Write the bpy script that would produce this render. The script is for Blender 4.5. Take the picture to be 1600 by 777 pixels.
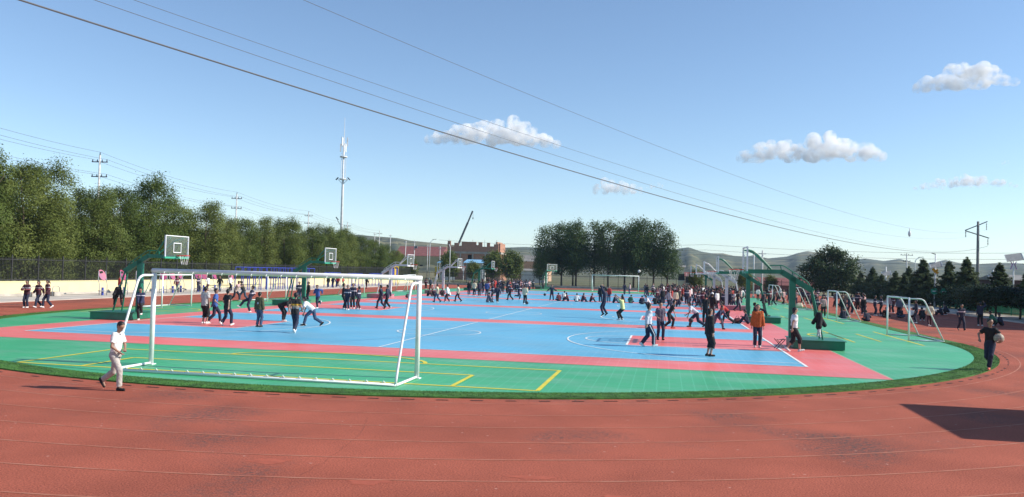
import bpy, bmesh, math, random
import numpy as np
from math import sin, cos, pi, radians, hypot, atan2, sqrt
from mathutils import Vector, Matrix

for o in list(bpy.data.objects): bpy.data.objects.remove(o)
scene = bpy.context.scene
COL = scene.collection
random.seed(7)
RNG = np.random.default_rng(11)

# ------------------------------------------------------------------ camera
YAW, PITCH, ROLL = 0.189582, 0.0277635, 0.0265831
def camera():
    cd = bpy.data.cameras.new('camera'); co = bpy.data.objects.new('camera', cd); COL.objects.link(co)
    fwd = Vector((-sin(YAW), cos(YAW), 0)); right = Vector((cos(YAW), sin(YAW), 0)); up = Vector((0, 0, 1))
    f2 = fwd*cos(PITCH)+up*sin(PITCH); u2 = up*cos(PITCH)-fwd*sin(PITCH)
    r3 = right*cos(ROLL)+u2*sin(ROLL); u3 = u2*cos(ROLL)-right*sin(ROLL)
    m = Matrix((r3, u3, -f2)).transposed().to_4x4()
    m.translation = Vector((9.615, -26.296, 2.770))
    co.matrix_world = m
    cd.sensor_width = 36; cd.lens = 1253.0/1600*36
    cd.clip_start = 0.1; cd.clip_end = 30000
    scene.camera = co
camera()

# ------------------------------------------------------------------ sky, sun, exposure
SUN_EL, SUN_AZ = radians(34), radians(5.7)          # azimuth counted from +x towards +y
def lighting():
    w = bpy.data.worlds.new('World'); scene.world = w; w.use_nodes = True
    nt = w.node_tree; nt.nodes.clear()
    out = nt.nodes.new('ShaderNodeOutputWorld'); bg = nt.nodes.new('ShaderNodeBackground')
    sky = nt.nodes.new('ShaderNodeTexSky'); sky.sky_type = 'NISHITA'; sky.sun_disc = False
    sky.sun_elevation = SUN_EL; sky.sun_rotation = pi/2-SUN_AZ
    sky.altitude = 1200; sky.air_density = 1.1; sky.dust_density = 0.15; sky.ozone_density = 3.0
    bg.inputs['Strength'].default_value = 0.13
    nt.links.new(sky.outputs[0], bg.inputs[0]); nt.links.new(bg.outputs[0], out.inputs[0])
    ld = bpy.data.lights.new('sun', 'SUN'); lo = bpy.data.objects.new('sun', ld); COL.objects.link(lo)
    ld.energy = 5.0; ld.angle = radians(0.53); ld.color = (1, 0.94, 0.85)
    d = Vector((-cos(SUN_AZ)*cos(SUN_EL), -sin(SUN_AZ)*cos(SUN_EL), -sin(SUN_EL)))
    lo.rotation_euler = d.to_track_quat('-Z', 'Y').to_euler(); lo.location = (60, 6, 60)
    vs = scene.view_settings
    vs.view_transform = 'Standard'; vs.look = 'None'; vs.exposure = 0.38; vs.gamma = 1; vs.use_curve_mapping = False
lighting()

# ------------------------------------------------------------------ helpers
def link(o, parent=None):
    COL.objects.link(o)
    if parent is not None: o.parent = parent
    return o
def tag(o, label=None, cat=None, group=None, kind=None):
    if label: o['label'] = label
    if cat: o['category'] = cat
    if group: o['group'] = group
    if kind: o['kind'] = kind
    return o
def empty(name, loc=(0, 0, 0), rz=0, sc=1):
    o = bpy.data.objects.new(name, None); o.location = loc; o.rotation_euler = (0, 0, rz)
    o.scale = (sc, sc, sc) if not hasattr(sc, '__len__') else sc
    o.empty_display_size = 0.2
    return link(o)
def copy_tree(o, parent=None):
    c = o.copy(); COL.objects.link(c)
    if parent is not None: c.parent = parent
    for ch in list(o.children): copy_tree(ch, c)
    return c

MATS = {}
def mat(name, col, rough=0.7, var=0.12, scale=3.0, bump=0.0, bscale=60.0, metal=0.0, spec=0.4, col2=None, coords='Object', detail=4.0):
    if name in MATS: return MATS[name]
    m = bpy.data.materials.new(name); m.use_nodes = True; nt = m.node_tree; N = nt.nodes; L = nt.links
    b = N['Principled BSDF']; b.inputs['Roughness'].default_value = rough; b.inputs['Metallic'].default_value = metal
    b.inputs['Specular IOR Level'].default_value = spec
    tc = N.new('ShaderNodeTexCoord'); nz = N.new('ShaderNodeTexNoise'); nz.inputs['Scale'].default_value = scale; nz.inputs['Detail'].default_value = detail
    L.new(tc.outputs[coords], nz.inputs['Vector'])
    mix = N.new('ShaderNodeMix'); mix.data_type = 'RGBA'
    c2 = col2 if col2 else tuple(max(0, c*(1-2*var)) for c in col)
    mix.inputs[6].default_value = (*col, 1) if col2 else (*[min(1, c*(1+var)) for c in col], 1)
    mix.inputs[7].default_value = (*c2, 1)
    rp = N.new('ShaderNodeMapRange'); rp.inputs[1].default_value = 0.3; rp.inputs[2].default_value = 0.7
    L.new(nz.outputs[0], rp.inputs[0]); L.new(rp.outputs[0], mix.inputs[0]); L.new(mix.outputs[2], b.inputs['Base Color'])
    if bump:
        n2 = N.new('ShaderNodeTexNoise'); n2.inputs['Scale'].default_value = bscale; n2.inputs['Detail'].default_value = 3
        L.new(tc.outputs[coords], n2.inputs['Vector'])
        bp = N.new('ShaderNodeBump'); bp.inputs['Strength'].default_value = bump; bp.inputs['Distance'].default_value = 0.02
        L.new(n2.outputs[0], bp.inputs['Height']); L.new(bp.outputs[0], b.inputs['Normal'])
    MATS[name] = m
    return m

def mesh_obj(name, verts, faces, m=None, parent=None, smooth=False):
    me = bpy.data.meshes.new(name); me.from_pydata([tuple(v) for v in verts], [], faces); me.update()
    if smooth: me.polygons.foreach_set('use_smooth', [True]*len(me.polygons))
    if m: me.materials.append(m)
    return link(bpy.data.objects.new(name, me), parent)
def fast_mesh(name, V, F, mats, mi=None, smooth=True):
    V = np.asarray(V, np.float32); F = np.asarray(F, np.int32); k = F.shape[1]
    me = bpy.data.meshes.new(name)
    me.vertices.add(len(V)); me.vertices.foreach_set('co', V.ravel())
    me.loops.add(F.size); me.loops.foreach_set('vertex_index', F.ravel())
    me.polygons.add(len(F)); me.polygons.foreach_set('loop_start', np.arange(0, F.size, k, dtype=np.int32))
    me.polygons.foreach_set('loop_total', np.full(len(F), k, np.int32))
    if mi is not None: me.polygons.foreach_set('material_index', np.asarray(mi, np.int32))
    me.polygons.foreach_set('use_smooth', np.full(len(F), smooth))
    me.update(calc_edges=True); me.validate()
    for m in (mats if isinstance(mats, (list, tuple)) else [mats]): me.materials.append(m)
    return me

class MB:
    """collects simple shapes into one mesh"""
    def __init__(s): s.v = []; s.f = []
    def box(s, a, b):
        i = len(s.v); (x0, y0, z0), (x1, y1, z1) = a, b
        s.v += [(x0, y0, z0), (x1, y0, z0), (x1, y1, z0), (x0, y1, z0), (x0, y0, z1), (x1, y0, z1), (x1, y1, z1), (x0, y1, z1)]
        s.f += [[i+k for k in q] for q in ((0, 3, 2, 1), (4, 5, 6, 7), (0, 1, 5, 4), (1, 2, 6, 5), (2, 3, 7, 6), (3, 0, 4, 7))]
        return s
    def beam(s, a, b, w, h=None, up=(0, 0, 1)):
        a, b = Vector(a), Vector(b); h = h or w; d = (b-a).normalized(); u = Vector(up)
        if abs(d.dot(u)) > 0.98: u = Vector((0, 1, 0))
        x = d.cross(u).normalized(); y = x.cross(d).normalized(); i = len(s.v)
        for p in (a, b):
            for sx, sy in ((-1, -1), (1, -1), (1, 1), (-1, 1)): s.v.append(tuple(p+x*(sx*w/2)+y*(sy*h/2)))
        s.f += [[i+k for k in q] for q in ((3, 2, 1, 0), (4, 5, 6, 7), (0, 1, 5, 4), (1, 2, 6, 5), (2, 3, 7, 6), (3, 0, 4, 7))]
        return s
    def tube(s, pts, r, n=8, r1=None, cap=True):
        P = [Vector(p) for p in pts]; rr = [r+((r1 if r1 is not None else r)-r)*k/max(1, len(P)-1) for k in range(len(P))]
        prev = None; rings = []
        for k, p in enumerate(P):
            t = (P[min(k+1, len(P)-1)]-P[max(k-1, 0)])
            t = t.normalized() if t.length > 1e-9 else Vector((0, 0, 1))
            if prev is None:
                a = Vector((0, 0, 1)) if abs(t.z) < 0.9 else Vector((1, 0, 0)); x = t.cross(a).normalized()
            else: x = (prev-t*prev.dot(t)).normalized()
            prev = x; y = t.cross(x); i = len(s.v)
            for j in range(n):
                an = 2*pi*j/n; s.v.append(tuple(p+(x*cos(an)+y*sin(an))*rr[k]))
            rings.append(i)
        for a, b in zip(rings, rings[1:]):
            for j in range(n): s.f.append([a+j, a+(j+1) % n, b+(j+1) % n, b+j])
        if cap: s.f.append([rings[0]+j for j in reversed(range(n))]); s.f.append([rings[-1]+j for j in range(n)])
        return s
    def quad(s, *p):
        i = len(s.v); s.v += [tuple(q) for q in p]; s.f.append(list(range(i, i+len(p)))); return s
    def strip(s, pts, w, z, closed=False):
        P = [Vector((p[0], p[1], 0)) for p in pts]; n = len(P); i = len(s.v)
        for k in range(n):
            if closed: t = P[(k+1) % n]-P[k-1]
            else: t = P[min(k+1, n-1)]-P[max(k-1, 0)]
            t.normalize(); q = Vector((-t.y, t.x, 0))*(w/2)
            s.v += [(P[k].x+q.x, P[k].y+q.y, z), (P[k].x-q.x, P[k].y-q.y, z)]
        for k in range(n if closed else n-1):
            a = i+2*k; b = i+2*((k+1) % n); s.f.append([a, a+1, b+1, b])
        return s
    def cone(s, c, r0, r1, h, n=12):
        return s.tube([c, (c[0], c[1], c[2]+h)], r0, n, r1)
    def ball(s, c, r, n=10, sc=(1, 1, 1)):
        i = len(s.v); m = n//2+1
        for a in range(m+1):
            th = pi*a/m
            for b in range(n):
                s.v.append((c[0]+r*sc[0]*sin(th)*cos(2*pi*b/n), c[1]+r*sc[1]*sin(th)*sin(2*pi*b/n), c[2]+r*sc[2]*cos(th)))
        for a in range(m):
            for b in range(n): s.f.append([i+a*n+b, i+(a+1)*n+b, i+(a+1)*n+(b+1) % n, i+a*n+(b+1) % n])
        return s
    def build(s, name, m, parent=None, smooth=False): return mesh_obj(name, s.v, s.f, m, parent, smooth)
def arc(cx, cy, r, a0, a1, n=40):
    return [(cx+r*cos(radians(a0+(a1-a0)*k/n)), cy+r*sin(radians(a0+(a1-a0)*k/n))) for k in range(n+1)]
def bend(pts, r=0.2, n=5):
    """round the inner corners of a polyline"""
    P = [Vector(p) for p in pts]; out = [P[0]]
    for a, b, c in zip(P, P[1:], P[2:]):
        d1 = (a-b); d2 = (c-b); rr = min(r, d1.length*.49, d2.length*.49); p0 = b+d1.normalized()*rr; p1 = b+d2.normalized()*rr
        for k in range(n+1):
            t = k/n; out.append(p0*(1-t)**2+b*2*t*(1-t)+p1*t*t)
    return out+[P[-1]]

# ------------------------------------------------------------------ materials
def tile_mat(name, col, seam, var=0.05):
    m = mat(name, col, 0.42, .09, 0.22, 0.06, 40, spec=0.5, detail=8); nt = m.node_tree; N = nt.nodes; L = nt.links
    b = N['Principled BSDF']; tc = [n for n in N if n.type == 'TEX_COORD'][0]
    sep = N.new('ShaderNodeSeparateXYZ'); L.new(tc.outputs['Object'], sep.inputs[0])
    def seamline(ch, w):
        d = N.new('ShaderNodeMath'); d.operation = 'DIVIDE'; d.inputs[1].default_value = 0.305; L.new(sep.outputs[ch], d.inputs[0])
        f = N.new('ShaderNodeMath'); f.operation = 'FRACT'; L.new(d.outputs[0], f.inputs[0])
        c = N.new('ShaderNodeMath'); c.operation = 'LESS_THAN'; c.inputs[1].default_value = w; L.new(f.outputs[0], c.inputs[0]); return c
    a = seamline('X', 0.075); c = seamline('Y', 0.06)
    mx = N.new('ShaderNodeMath'); mx.operation = 'MAXIMUM'; L.new(a.outputs[0], mx.inputs[0]); L.new(c.outputs[0], mx.inputs[1])
    # scuffed, dusty areas drift over the tiles
    n3 = N.new('ShaderNodeTexNoise'); n3.inputs['Scale'].default_value = 0.9; n3.inputs['Detail'].default_value = 8; n3.inputs['Roughness'].default_value = 0.7
    mp = N.new('ShaderNodeMapping'); mp.inputs['Scale'].default_value = (0.35, 1, 1); L.new(tc.outputs['Object'], mp.inputs[0]); L.new(mp.outputs[0], n3.inputs['Vector'])
    r3 = N.new('ShaderNodeMapRange'); r3.inputs[1].default_value = 0.46; r3.inputs[2].default_value = 0.82; r3.inputs[4].default_value = 0.34; L.new(n3.outputs[0], r3.inputs[0])
    src = b.inputs['Base Color'].links[0].from_socket
    m1 = N.new('ShaderNodeMix'); m1.data_type = 'RGBA'; m1.inputs[7].default_value = (*seam, 1)
    L.new(mx.outputs[0], m1.inputs[0]); L.new(src, m1.inputs[6])
    sc = N.new('ShaderNodeMath'); sc.operation = 'MULTIPLY'; sc.inputs[1].default_value = 0.5; L.new(mx.outputs[0], sc.inputs[0]); L.new(sc.outputs[0], m1.inputs[0])
    m2 = N.new('ShaderNodeMix'); m2.data_type = 'RGBA'; m2.inputs[7].default_value = (0.5, 0.52, 0.5, 1)
    L.new(r3.outputs[0], m2.inputs[0]); L.new(m1.outputs[2], m2.inputs[6]); L.new(m2.outputs[2], b.inputs['Base Color'])
    return m
M_GREEN = tile_mat('green_tile', (0.040, 0.375, 0.140), (0.11, 0.52, 0.27))
M_BLUE = tile_mat('blue_tile', (0.112, 0.41, 0.60), (0.19, 0.53, 0.70))
M_RED = tile_mat('red_tile', (0.81, 0.145, 0.122), (0.84, 0.24, 0.21))
M_WLINE = mat('white_line_paint', (0.80, 0.82, 0.80), 0.6, 0.08, 2.0)
M_YLINE = mat('yellow_line_paint', (0.68, 0.58, 0.05), 0.6, 0.08, 2.0)
M_TLINE = mat('worn_lane_paint', (0.47, 0.21, 0.135), 0.85, 0.0, 3.0, col2=(0.375, 0.103, 0.058), detail=10)
M_GREY = mat('painted_steel_white', (0.78, 0.79, 0.78), 0.4, 0.05, 4)
M_HGREEN = mat('hoop_green_paint', (0.016, 0.165, 0.098), 0.42, 0.10, 3)
M_HWHITE = mat('hoop_grey_white_paint', (0.60, 0.62, 0.62), 0.45, 0.08, 3)
M_PINK = mat('faded_pink_padding', (0.42, 0.20, 0.24), 0.7, 0.1, 3)
M_RIM = mat('rim_red_paint', (0.55, 0.03, 0.02), 0.45, 0.05, 4)
M_NET = mat('net_cord_white', (0.75, 0.75, 0.73), 0.9, 0.05, 4)
M_CONC = mat('pale_concrete', (0.52, 0.47, 0.41), 0.9, 0.10, 0.6, 0.2, 20)
M_BARK = mat('bark', (0.10, 0.075, 0.055), 0.95, 0.25, 6, 0.6, 25)
M_DARKM = mat('dark_iron', (0.035, 0.035, 0.037), 0.6, 0.1, 4)
M_WIRE = mat('cable_grey', (0.11, 0.12, 0.135), 0.6, 0.05, 4)
M_POLE_BACKLIT = mat('pole_concrete_backlit', (0.20, 0.20, 0.19), .85, .1, 2)  # pole concrete with its backlit shade put into the colour
M_POLEC = mat('pole_concrete', (0.55, 0.55, 0.53), 0.85, 0.1, 2)
M_BLUEM = mat('blue_steel_paint', (0.03, 0.055, 0.33), 0.45, 0.1, 3)
M_YELM = mat('yellow_steel_paint', (0.62, 0.42, 0.03), 0.45, 0.1, 3)

def track_mat():
    m = mat('track_rubber', (0.375, 0.100, 0.060), 0.9, 0.10, 0.5, 0.5, 110, spec=0.2); nt = m.node_tree; N = nt.nodes; L = nt.links
    b = N['Principled BSDF']; tc = [n for n in N if n.type == 'TEX_COORD'][0]
    src = b.inputs['Base Color'].links[0].from_socket
    # grey worn patches
    n1 = N.new('ShaderNodeTexNoise'); n1.inputs['Scale'].default_value = 0.30; n1.inputs['Detail'].default_value = 7; n1.inputs['Roughness'].default_value = 0.55
    L.new(tc.outputs['Object'], n1.inputs['Vector'])
    r1 = N.new('ShaderNodeMapRange'); r1.inputs[1].default_value = 0.53; r1.inputs[2].default_value = 0.68; r1.inputs[4].default_value = 1.0; L.new(n1.outputs[0], r1.inputs[0])
    n4 = N.new('ShaderNodeTexNoise'); n4.inputs['Scale'].default_value = 14; n4.inputs['Detail'].default_value = 4; L.new(tc.outputs['Object'], n4.inputs['Vector'])
    r4 = N.new('ShaderNodeMapRange'); r4.inputs[1].default_value = 0.36; r4.inputs[2].default_value = 0.66; L.new(n4.outputs[0], r4.inputs[0])
    mu = N.new('ShaderNodeMath'); mu.operation = 'MULTIPLY'; L.new(r1.outputs[0], mu.inputs[0]); L.new(r4.outputs[0], mu.inputs[1])
    mA = N.new('ShaderNodeMix'); mA.data_type = 'RGBA'; mA.inputs[7].default_value = (0.085, 0.065, 0.06, 1)
    L.new(mu.outputs[0], mA.inputs[0]); L.new(src, mA.inputs[6])
    # granules
    n2 = N.new('ShaderNodeTexNoise'); n2.inputs['Scale'].default_value = 45; n2.inputs['Detail'].default_value = 2; L.new(tc.outputs['Object'], n2.inputs['Vector'])
    r2 = N.new('ShaderNodeMapRange'); r2.inputs[1].default_value = 0.35; r2.inputs[2].default_value = 0.65; r2.inputs[3].default_value = 0.62; r2.inputs[4].default_value = 1.35; L.new(n2.outputs[0], r2.inputs[0])
    vm = N.new('ShaderNodeVectorMath'); vm.operation = 'SCALE'; L.new(mA.outputs[2], vm.inputs[0]); L.new(r2.outputs[0], vm.inputs['Scale'])
    # pale chips
    vo = N.new('ShaderNodeTexVoronoi'); vo.inputs['Scale'].default_value = 2.6; L.new(tc.outputs['Object'], vo.inputs['Vector'])
    lt = N.new('ShaderNodeMath'); lt.operation = 'LESS_THAN'; lt.inputs[1].default_value = 0.055; L.new(vo.outputs['Distance'], lt.inputs[0])
    mC = N.new('ShaderNodeMix'); mC.data_type = 'RGBA'; mC.inputs[7].default_value = (0.5, 0.26, 0.2, 1); L.new(lt.outputs[0], mC.inputs[0]); L.new(vm.outputs[0], mC.inputs[6])
    L.new(mC.outputs[2], b.inputs['Base Color'])
    return m
M_TRACK = track_mat()
M_TURF = mat('artificial_turf', (0.06, 0.17, 0.028), 0.9, 0.3, 2.5, 0.8, 90)

# ------------------------------------------------------------------ ground, track, sports floor
OX, OY, RY = 0.0, 13.5, 23.65            # centre of the near bend, radius of the turf kerb
RXR, RXL = 22.85, 21.9
YF = 76.0                                # centre of the far bend
def oval(off, n=72):
    pts = []
    for k in range(n+1):
        a = pi+pi*k/n; rx = (RXL if cos(a) < 0 else RXR)+off
        pts.append((OX+rx*cos(a), OY+(RY+off)*sin(a)))
    for y in np.linspace(OY+4, YF-4, 12): pts.append((OX+RXR+off, y))
    for k in range(n+1):
        a = pi*k/n; rx = (RXL if cos(a) < 0 else RXR)+off
        pts.append((OX+rx*cos(a), YF+(RY+off)*sin(a)))
    for y in np.linspace(YF-4, OY+4, 12): pts.append((OX-RXL-off, y))
    return pts
def fill(name, pts, z, m, parent=None):
    return mesh_obj(name, [(x, y, z) for x, y in pts], [list(range(len(pts)))], m, parent)

R = 3300
M_FIELD = mat('dry_field', (0.17, 0.15, 0.075), 0.95, 0.3, 0.02, 0, col2=(0.08, 0.10, 0.035))
nseg = 48; rings = [0, 60, 200, 600, 1500, R]; vv = [(0, 30, -0.06)]; ff = []
for r in rings[1:]:
    for k in range(nseg): vv.append((r*cos(2*pi*k/nseg), 30+r*sin(2*pi*k/nseg), -0.06))
for k in range(nseg): ff.append([0, 1+k, 1+(k+1) % nseg])
for j in range(len(rings)-2):
    for k in range(nseg):
        a = 1+j*nseg; b = a+nseg; ff.append([a+k, b+k, b+(k+1) % nseg, a+(k+1) % nseg])
tag(mesh_obj('ground', vv, ff, M_FIELD), kind='structure')

track = mesh_obj('running_track', [(-30.2, -40, 0), (34.6, -40, 0), (34.6, 112, 0), (-30.2, 112, 0)], [[0, 1, 2, 3]], M_TRACK)
tag(track, kind='structure')
for off in (0.62, 1.95, 3.15, 4.37, 5.55, 6.75, 7.95, 9.15):
    MB().strip(oval(off, 110), 0.038, 0.004, True).build('lane_line', M_TLINE, track)
MB().strip([(-3.6, -14.1), (-5.4, -16.3)], 0.05, 0.008).build('start_line', mat('start_line_paint', (0.62, 0.38, 0.12), 0.85, 0.2, 5), track)
# drain slots along the kerb
M_SLOT = mat('slot_black', (0.05, 0.022, 0.018), 0.9, 0.2, 8)
slot0 = None; base = oval(0.27, 300); acc = 0; nslot = 0
for a, b in zip(base, base[1:]):
    acc += hypot(b[0]-a[0], b[1]-a[1])
    if acc > 0.64 and b[1] < 34:
        acc = 0
        if random.random() < 0.06: continue
        if slot0 is None:
            slot0 = MB().box((-0.15, -0.032, 0.0), (0.15, 0.032, 0.004)).build('drain_slot', M_SLOT, track); s = slot0
        else: s = slot0.copy(); COL.objects.link(s)
        nslot += 1
        s.location = (b[0], b[1], 0.004); s.rotation_euler = (0, 0, atan2(b[1]-a[1], b[0]-a[0])+random.uniform(-.03, .03))
        s.scale = (random.uniform(0.75, 1.05), random.uniform(.7, 1.1), 1)
# repair patches and seams in the rubber
M_PATCH = mat('fresh_rubber_patch', (0.41, 0.094, 0.050), 0.85, 0.1, 8, 0.5, 90)
def blob(cx, cy, rx, ry, seed, rot=0):
    r = random.Random(seed); ph = [r.uniform(0, 6.28) for _ in range(4)]; pts = []
    for k in range(48):
        a = 2*pi*k/48; q = 1+.20*sin(2*a+ph[0])+.15*sin(3*a+ph[1])+.10*sin(5*a+ph[2])+.08*sin(9*a+ph[3])+r.uniform(-.07, .07)
        x, y = rx*q*cos(a), ry*q*sin(a); pts.append((cx+x*cos(rot)-y*sin(rot), cy+x*sin(rot)+y*cos(rot)))
    return pts
for i, (x, y, rx, ry) in enumerate([(4.2, -15.75, .30, .15), (7.92, -15.55, .30, .11), (5.9, -16.4, .26, .13), (8.0, -13.3, .14, .08), (9.1, -16.2, .17, .10), (12.3, -7.4, .35, .10), (13.9, -6.3, .4, .12)]):
    fill('repair_patch', blob(x, y, rx, ry, i, .1), 0.0022, M_PATCH, track)
M_SEAM = mat('seam_dark', (0.24, 0.068, 0.045), 0.95, 0.2, 9)
def crack(pts, w, seed):
    r = random.Random(seed); out = []
    for (x0, y0), (x1, y1) in zip(pts, pts[1:]):
        n = 16
        for k in range(n): out.append((x0+(x1-x0)*k/n+r.gauss(0, .012), y0+(y1-y0)*k/n+r.gauss(0, .012)))
    MB().strip(out, w, 0.003).build('seam', M_SEAM, track)
crack([(4.3, -12.2), (4.7, -13.6), (4.9, -15.1), (5.0, -16.9)], 0.008, 1)

# the turf kerb: a raised strip with a ragged nap
def turf_ring():
    # rounded pile, with real blades standing on the stretch nearest the viewer
    inner, outer = oval(-0.78, 260), oval(0, 260); n = len(inner); prof = [(0, 0.0), (0.0, .03), (.5, .034), (1.0, .03), (1.0, 0.0)]
    v = []; f = []
    for k in range(n):
        for t, z in prof:
            v.append((inner[k][0]+(outer[k][0]-inner[k][0])*t, inner[k][1]+(outer[k][1]-inner[k][1])*t, z))
    m = len(prof)
    for k in range(n):
        for j in range(m-1):
            a = k*m+j; b = ((k+1) % n)*m+j; f.append([a, a+1, b+1, b])
    o = mesh_obj('turf_strip', v, f, M_TURF); tag(o, kind='structure')
    N = 90000; V = np.zeros((N, 3, 3), np.float32)
    I = np.array(inner[:262]); O = np.array(outer[:262])
    k = RNG.uniform(0, 260, N); k0 = k.astype(int); fr = (k-k0)[:, None]; t = RNG.uniform(-.01, 1.01, N)[:, None]
    P = (I[k0]*(1-fr)+I[k0+1]*fr)*(1-t)+(O[k0]*(1-fr)+O[k0+1]*fr)*t
    a = RNG.uniform(0, 2*pi, N); w = 0.008; h = RNG.uniform(.008, .026, N); l = RNG.normal(0, .016, (N, 2))
    z0 = 0.027
    V[:, 0, 0] = P[:, 0]-w*np.cos(a); V[:, 0, 1] = P[:, 1]-w*np.sin(a); V[:, 0, 2] = z0
    V[:, 1, 0] = P[:, 0]+w*np.cos(a); V[:, 1, 1] = P[:, 1]+w*np.sin(a); V[:, 1, 2] = z0
    V[:, 2, :2] = P+l; V[:, 2, 2] = z0+h
    me = fast_mesh('turf_blades', V.reshape(-1, 3), np.arange(3*N).reshape(-1, 3), mat('turf_blade', (0.075, 0.20, 0.034), 0.8, 0.35, 2.0), smooth=False)
    b = link(bpy.data.objects.new('turf_blades', me), o); b['kind'] = 'stuff'
turf_ring()

floor = fill('sports_floor', oval(-0.79, 110), 0.020, M_GREEN); tag(floor, kind='structure')
# thin edge ramp that closes the floor against the track
PER = 17.5; NC = 5
XR = 15.9; Y0, Y1 = -2.32, PER*(NC-1)+17.3
red = mesh_obj('court_surround', [(-XR, Y0, .024), (XR, Y0, .024), (XR, Y1, .024), (-XR, Y1, .024)], [[0, 1, 2, 3]], M_RED, floor)
MB().strip([(-XR, Y0), (XR, Y0), (XR, Y1), (-XR, Y1)], 0.05, 0.027, True).build('surround_edge', mat('edge_strip_beige', (0.55, 0.42, 0.30), .7, .1, 2), floor)
def court(y):
    q = MB()
    q.quad((-8.2, y, .028), (8.2, y, .028), (8.2, y+15, .028), (-8.2, y+15, .028))
    for s in (-1, 1):
        x0, x1 = sorted((s*8.2, s*14))
        q.quad((x0, y, .028), (x1, y, .028), (x1, y+5.05, .028), (x0, y+5.05, .028))
        q.quad((x0, y+9.95, .028), (x1, y+9.95, .028), (x1, y+15, .028), (x0, y+15, .028))
    q.build('blue_court_area', M_BLUE, floor)
    w = .065; z = .033; l = MB()
    l.strip([(-14, y), (14, y)], w, z).strip([(-14, y+15), (14, y+15)], w, z)
    for s in (-1, 1): l.strip([(14*s, y-.03), (14*s, y+15.03)], .09, z+.003)
    l.strip([(0, y), (0, y+15)], w, z+.003).strip(arc(0, y+7.5, 1.8, 0, 360, 60), w, z+.006)
    for s in (-1, 1):
        l.strip([(14*s, y+5.05), (8.2*s, y+5.05)], w, z+.002).strip([(14*s, y+9.95), (8.2*s, y+9.95)], w, z+.002)
        l.strip([(8.2*s, y+5.02), (8.2*s, y+9.98)], .08, z+.004)
        l.strip([(8.2*s-s*1.8*cos(radians(a)), y+7.5+1.8*sin(radians(a))) for a in range(-90, 91, 4)], w, z+.006)
        c = 12.425; amax = math.degrees(math.asin(6.6/6.75))
        pts = [(14*s, y+.9)]+[(s*(c-6.75*cos(radians(a))), y+7.5+6.75*sin(radians(a))) for a in np.linspace(-amax, amax, 60)]+[(14*s, y+14.1)]
        l.strip(pts, w, z+.008)
    l.build('court_marking', M_WLINE, floor)
for k in range(NC): court(PER*k)
yl = MB(); z = .026; w = .12
yl.strip([(-7.05, -7.95), (6.78, -7.95)], w, z)
yl.strip([(-7.05, -3.95), (6.78, -3.95)], w, z)
yl.strip([(-7.05, -7.95), (-7.05, -3.95)], w, z+.002).strip([(6.78, -7.95), (6.78, -3.95)], .11, z+.002)
yl.strip([(-5.15, -5.85), (4.74, -5.85)], w, z)
yl.strip([(-5.15, -7.9), (-5.15, -5.85)], w, z+.002).strip([(4.74, -7.9), (4.74, -5.85)], .11, z+.002)
yl.strip([(-0.2+2.95*sin(t)*1.03, -3.95+1.55*cos(t)) for t in np.linspace(-1.55, 1.55, 30)], w, z+.003)
for s, xs in ((1, 1), (-1, -1)):
    for yc in (15.6, 31.4, 48.5, 64.5):
        yl.strip([(20.6*xs, yc-4.6), (20.6*xs, yc+4)], w, z)
        yl.strip([(17.86*xs, yc-4.3), (17.86*xs, yc+3.2)], .1, z+.002).strip([(19.2*xs, yc-3.3), (19.2*xs, yc+1.6)], .1, z+.002)
        yl.strip([(17.86*xs-xs*1.3*cos(t), yc-.5+1.6*sin(t)) for t in np.linspace(-1.5, 1.5, 16)], w, z+.003)
yl.build('goal_area_marking', M_YLINE, floor)

# paved strips beside the track
tag(mesh_obj('paved_strip_left', [(-40, -40, .004), (-30.2, -40, .004), (-30.2, 120, .004), (-40, 120, .004)], [[0, 1, 2, 3]], M_CONC), kind='structure')
tag(mesh_obj('path_right', [(34.6, -40, .005), (39.5, -40, .005), (39.5, 112, .005), (34.6, 112, .005)], [[0, 1, 2, 3]], M_CONC), kind='structure')
MB().box((-30.32, -40, 0), (-30.12, 112, .05)).build('kerb_left', M_CONC)['kind'] = 'structure'
MB().box((34.5, -40, 0), (34.66, 112, .08)).build('kerb_right', M_CONC)['kind'] = 'structure'

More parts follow.
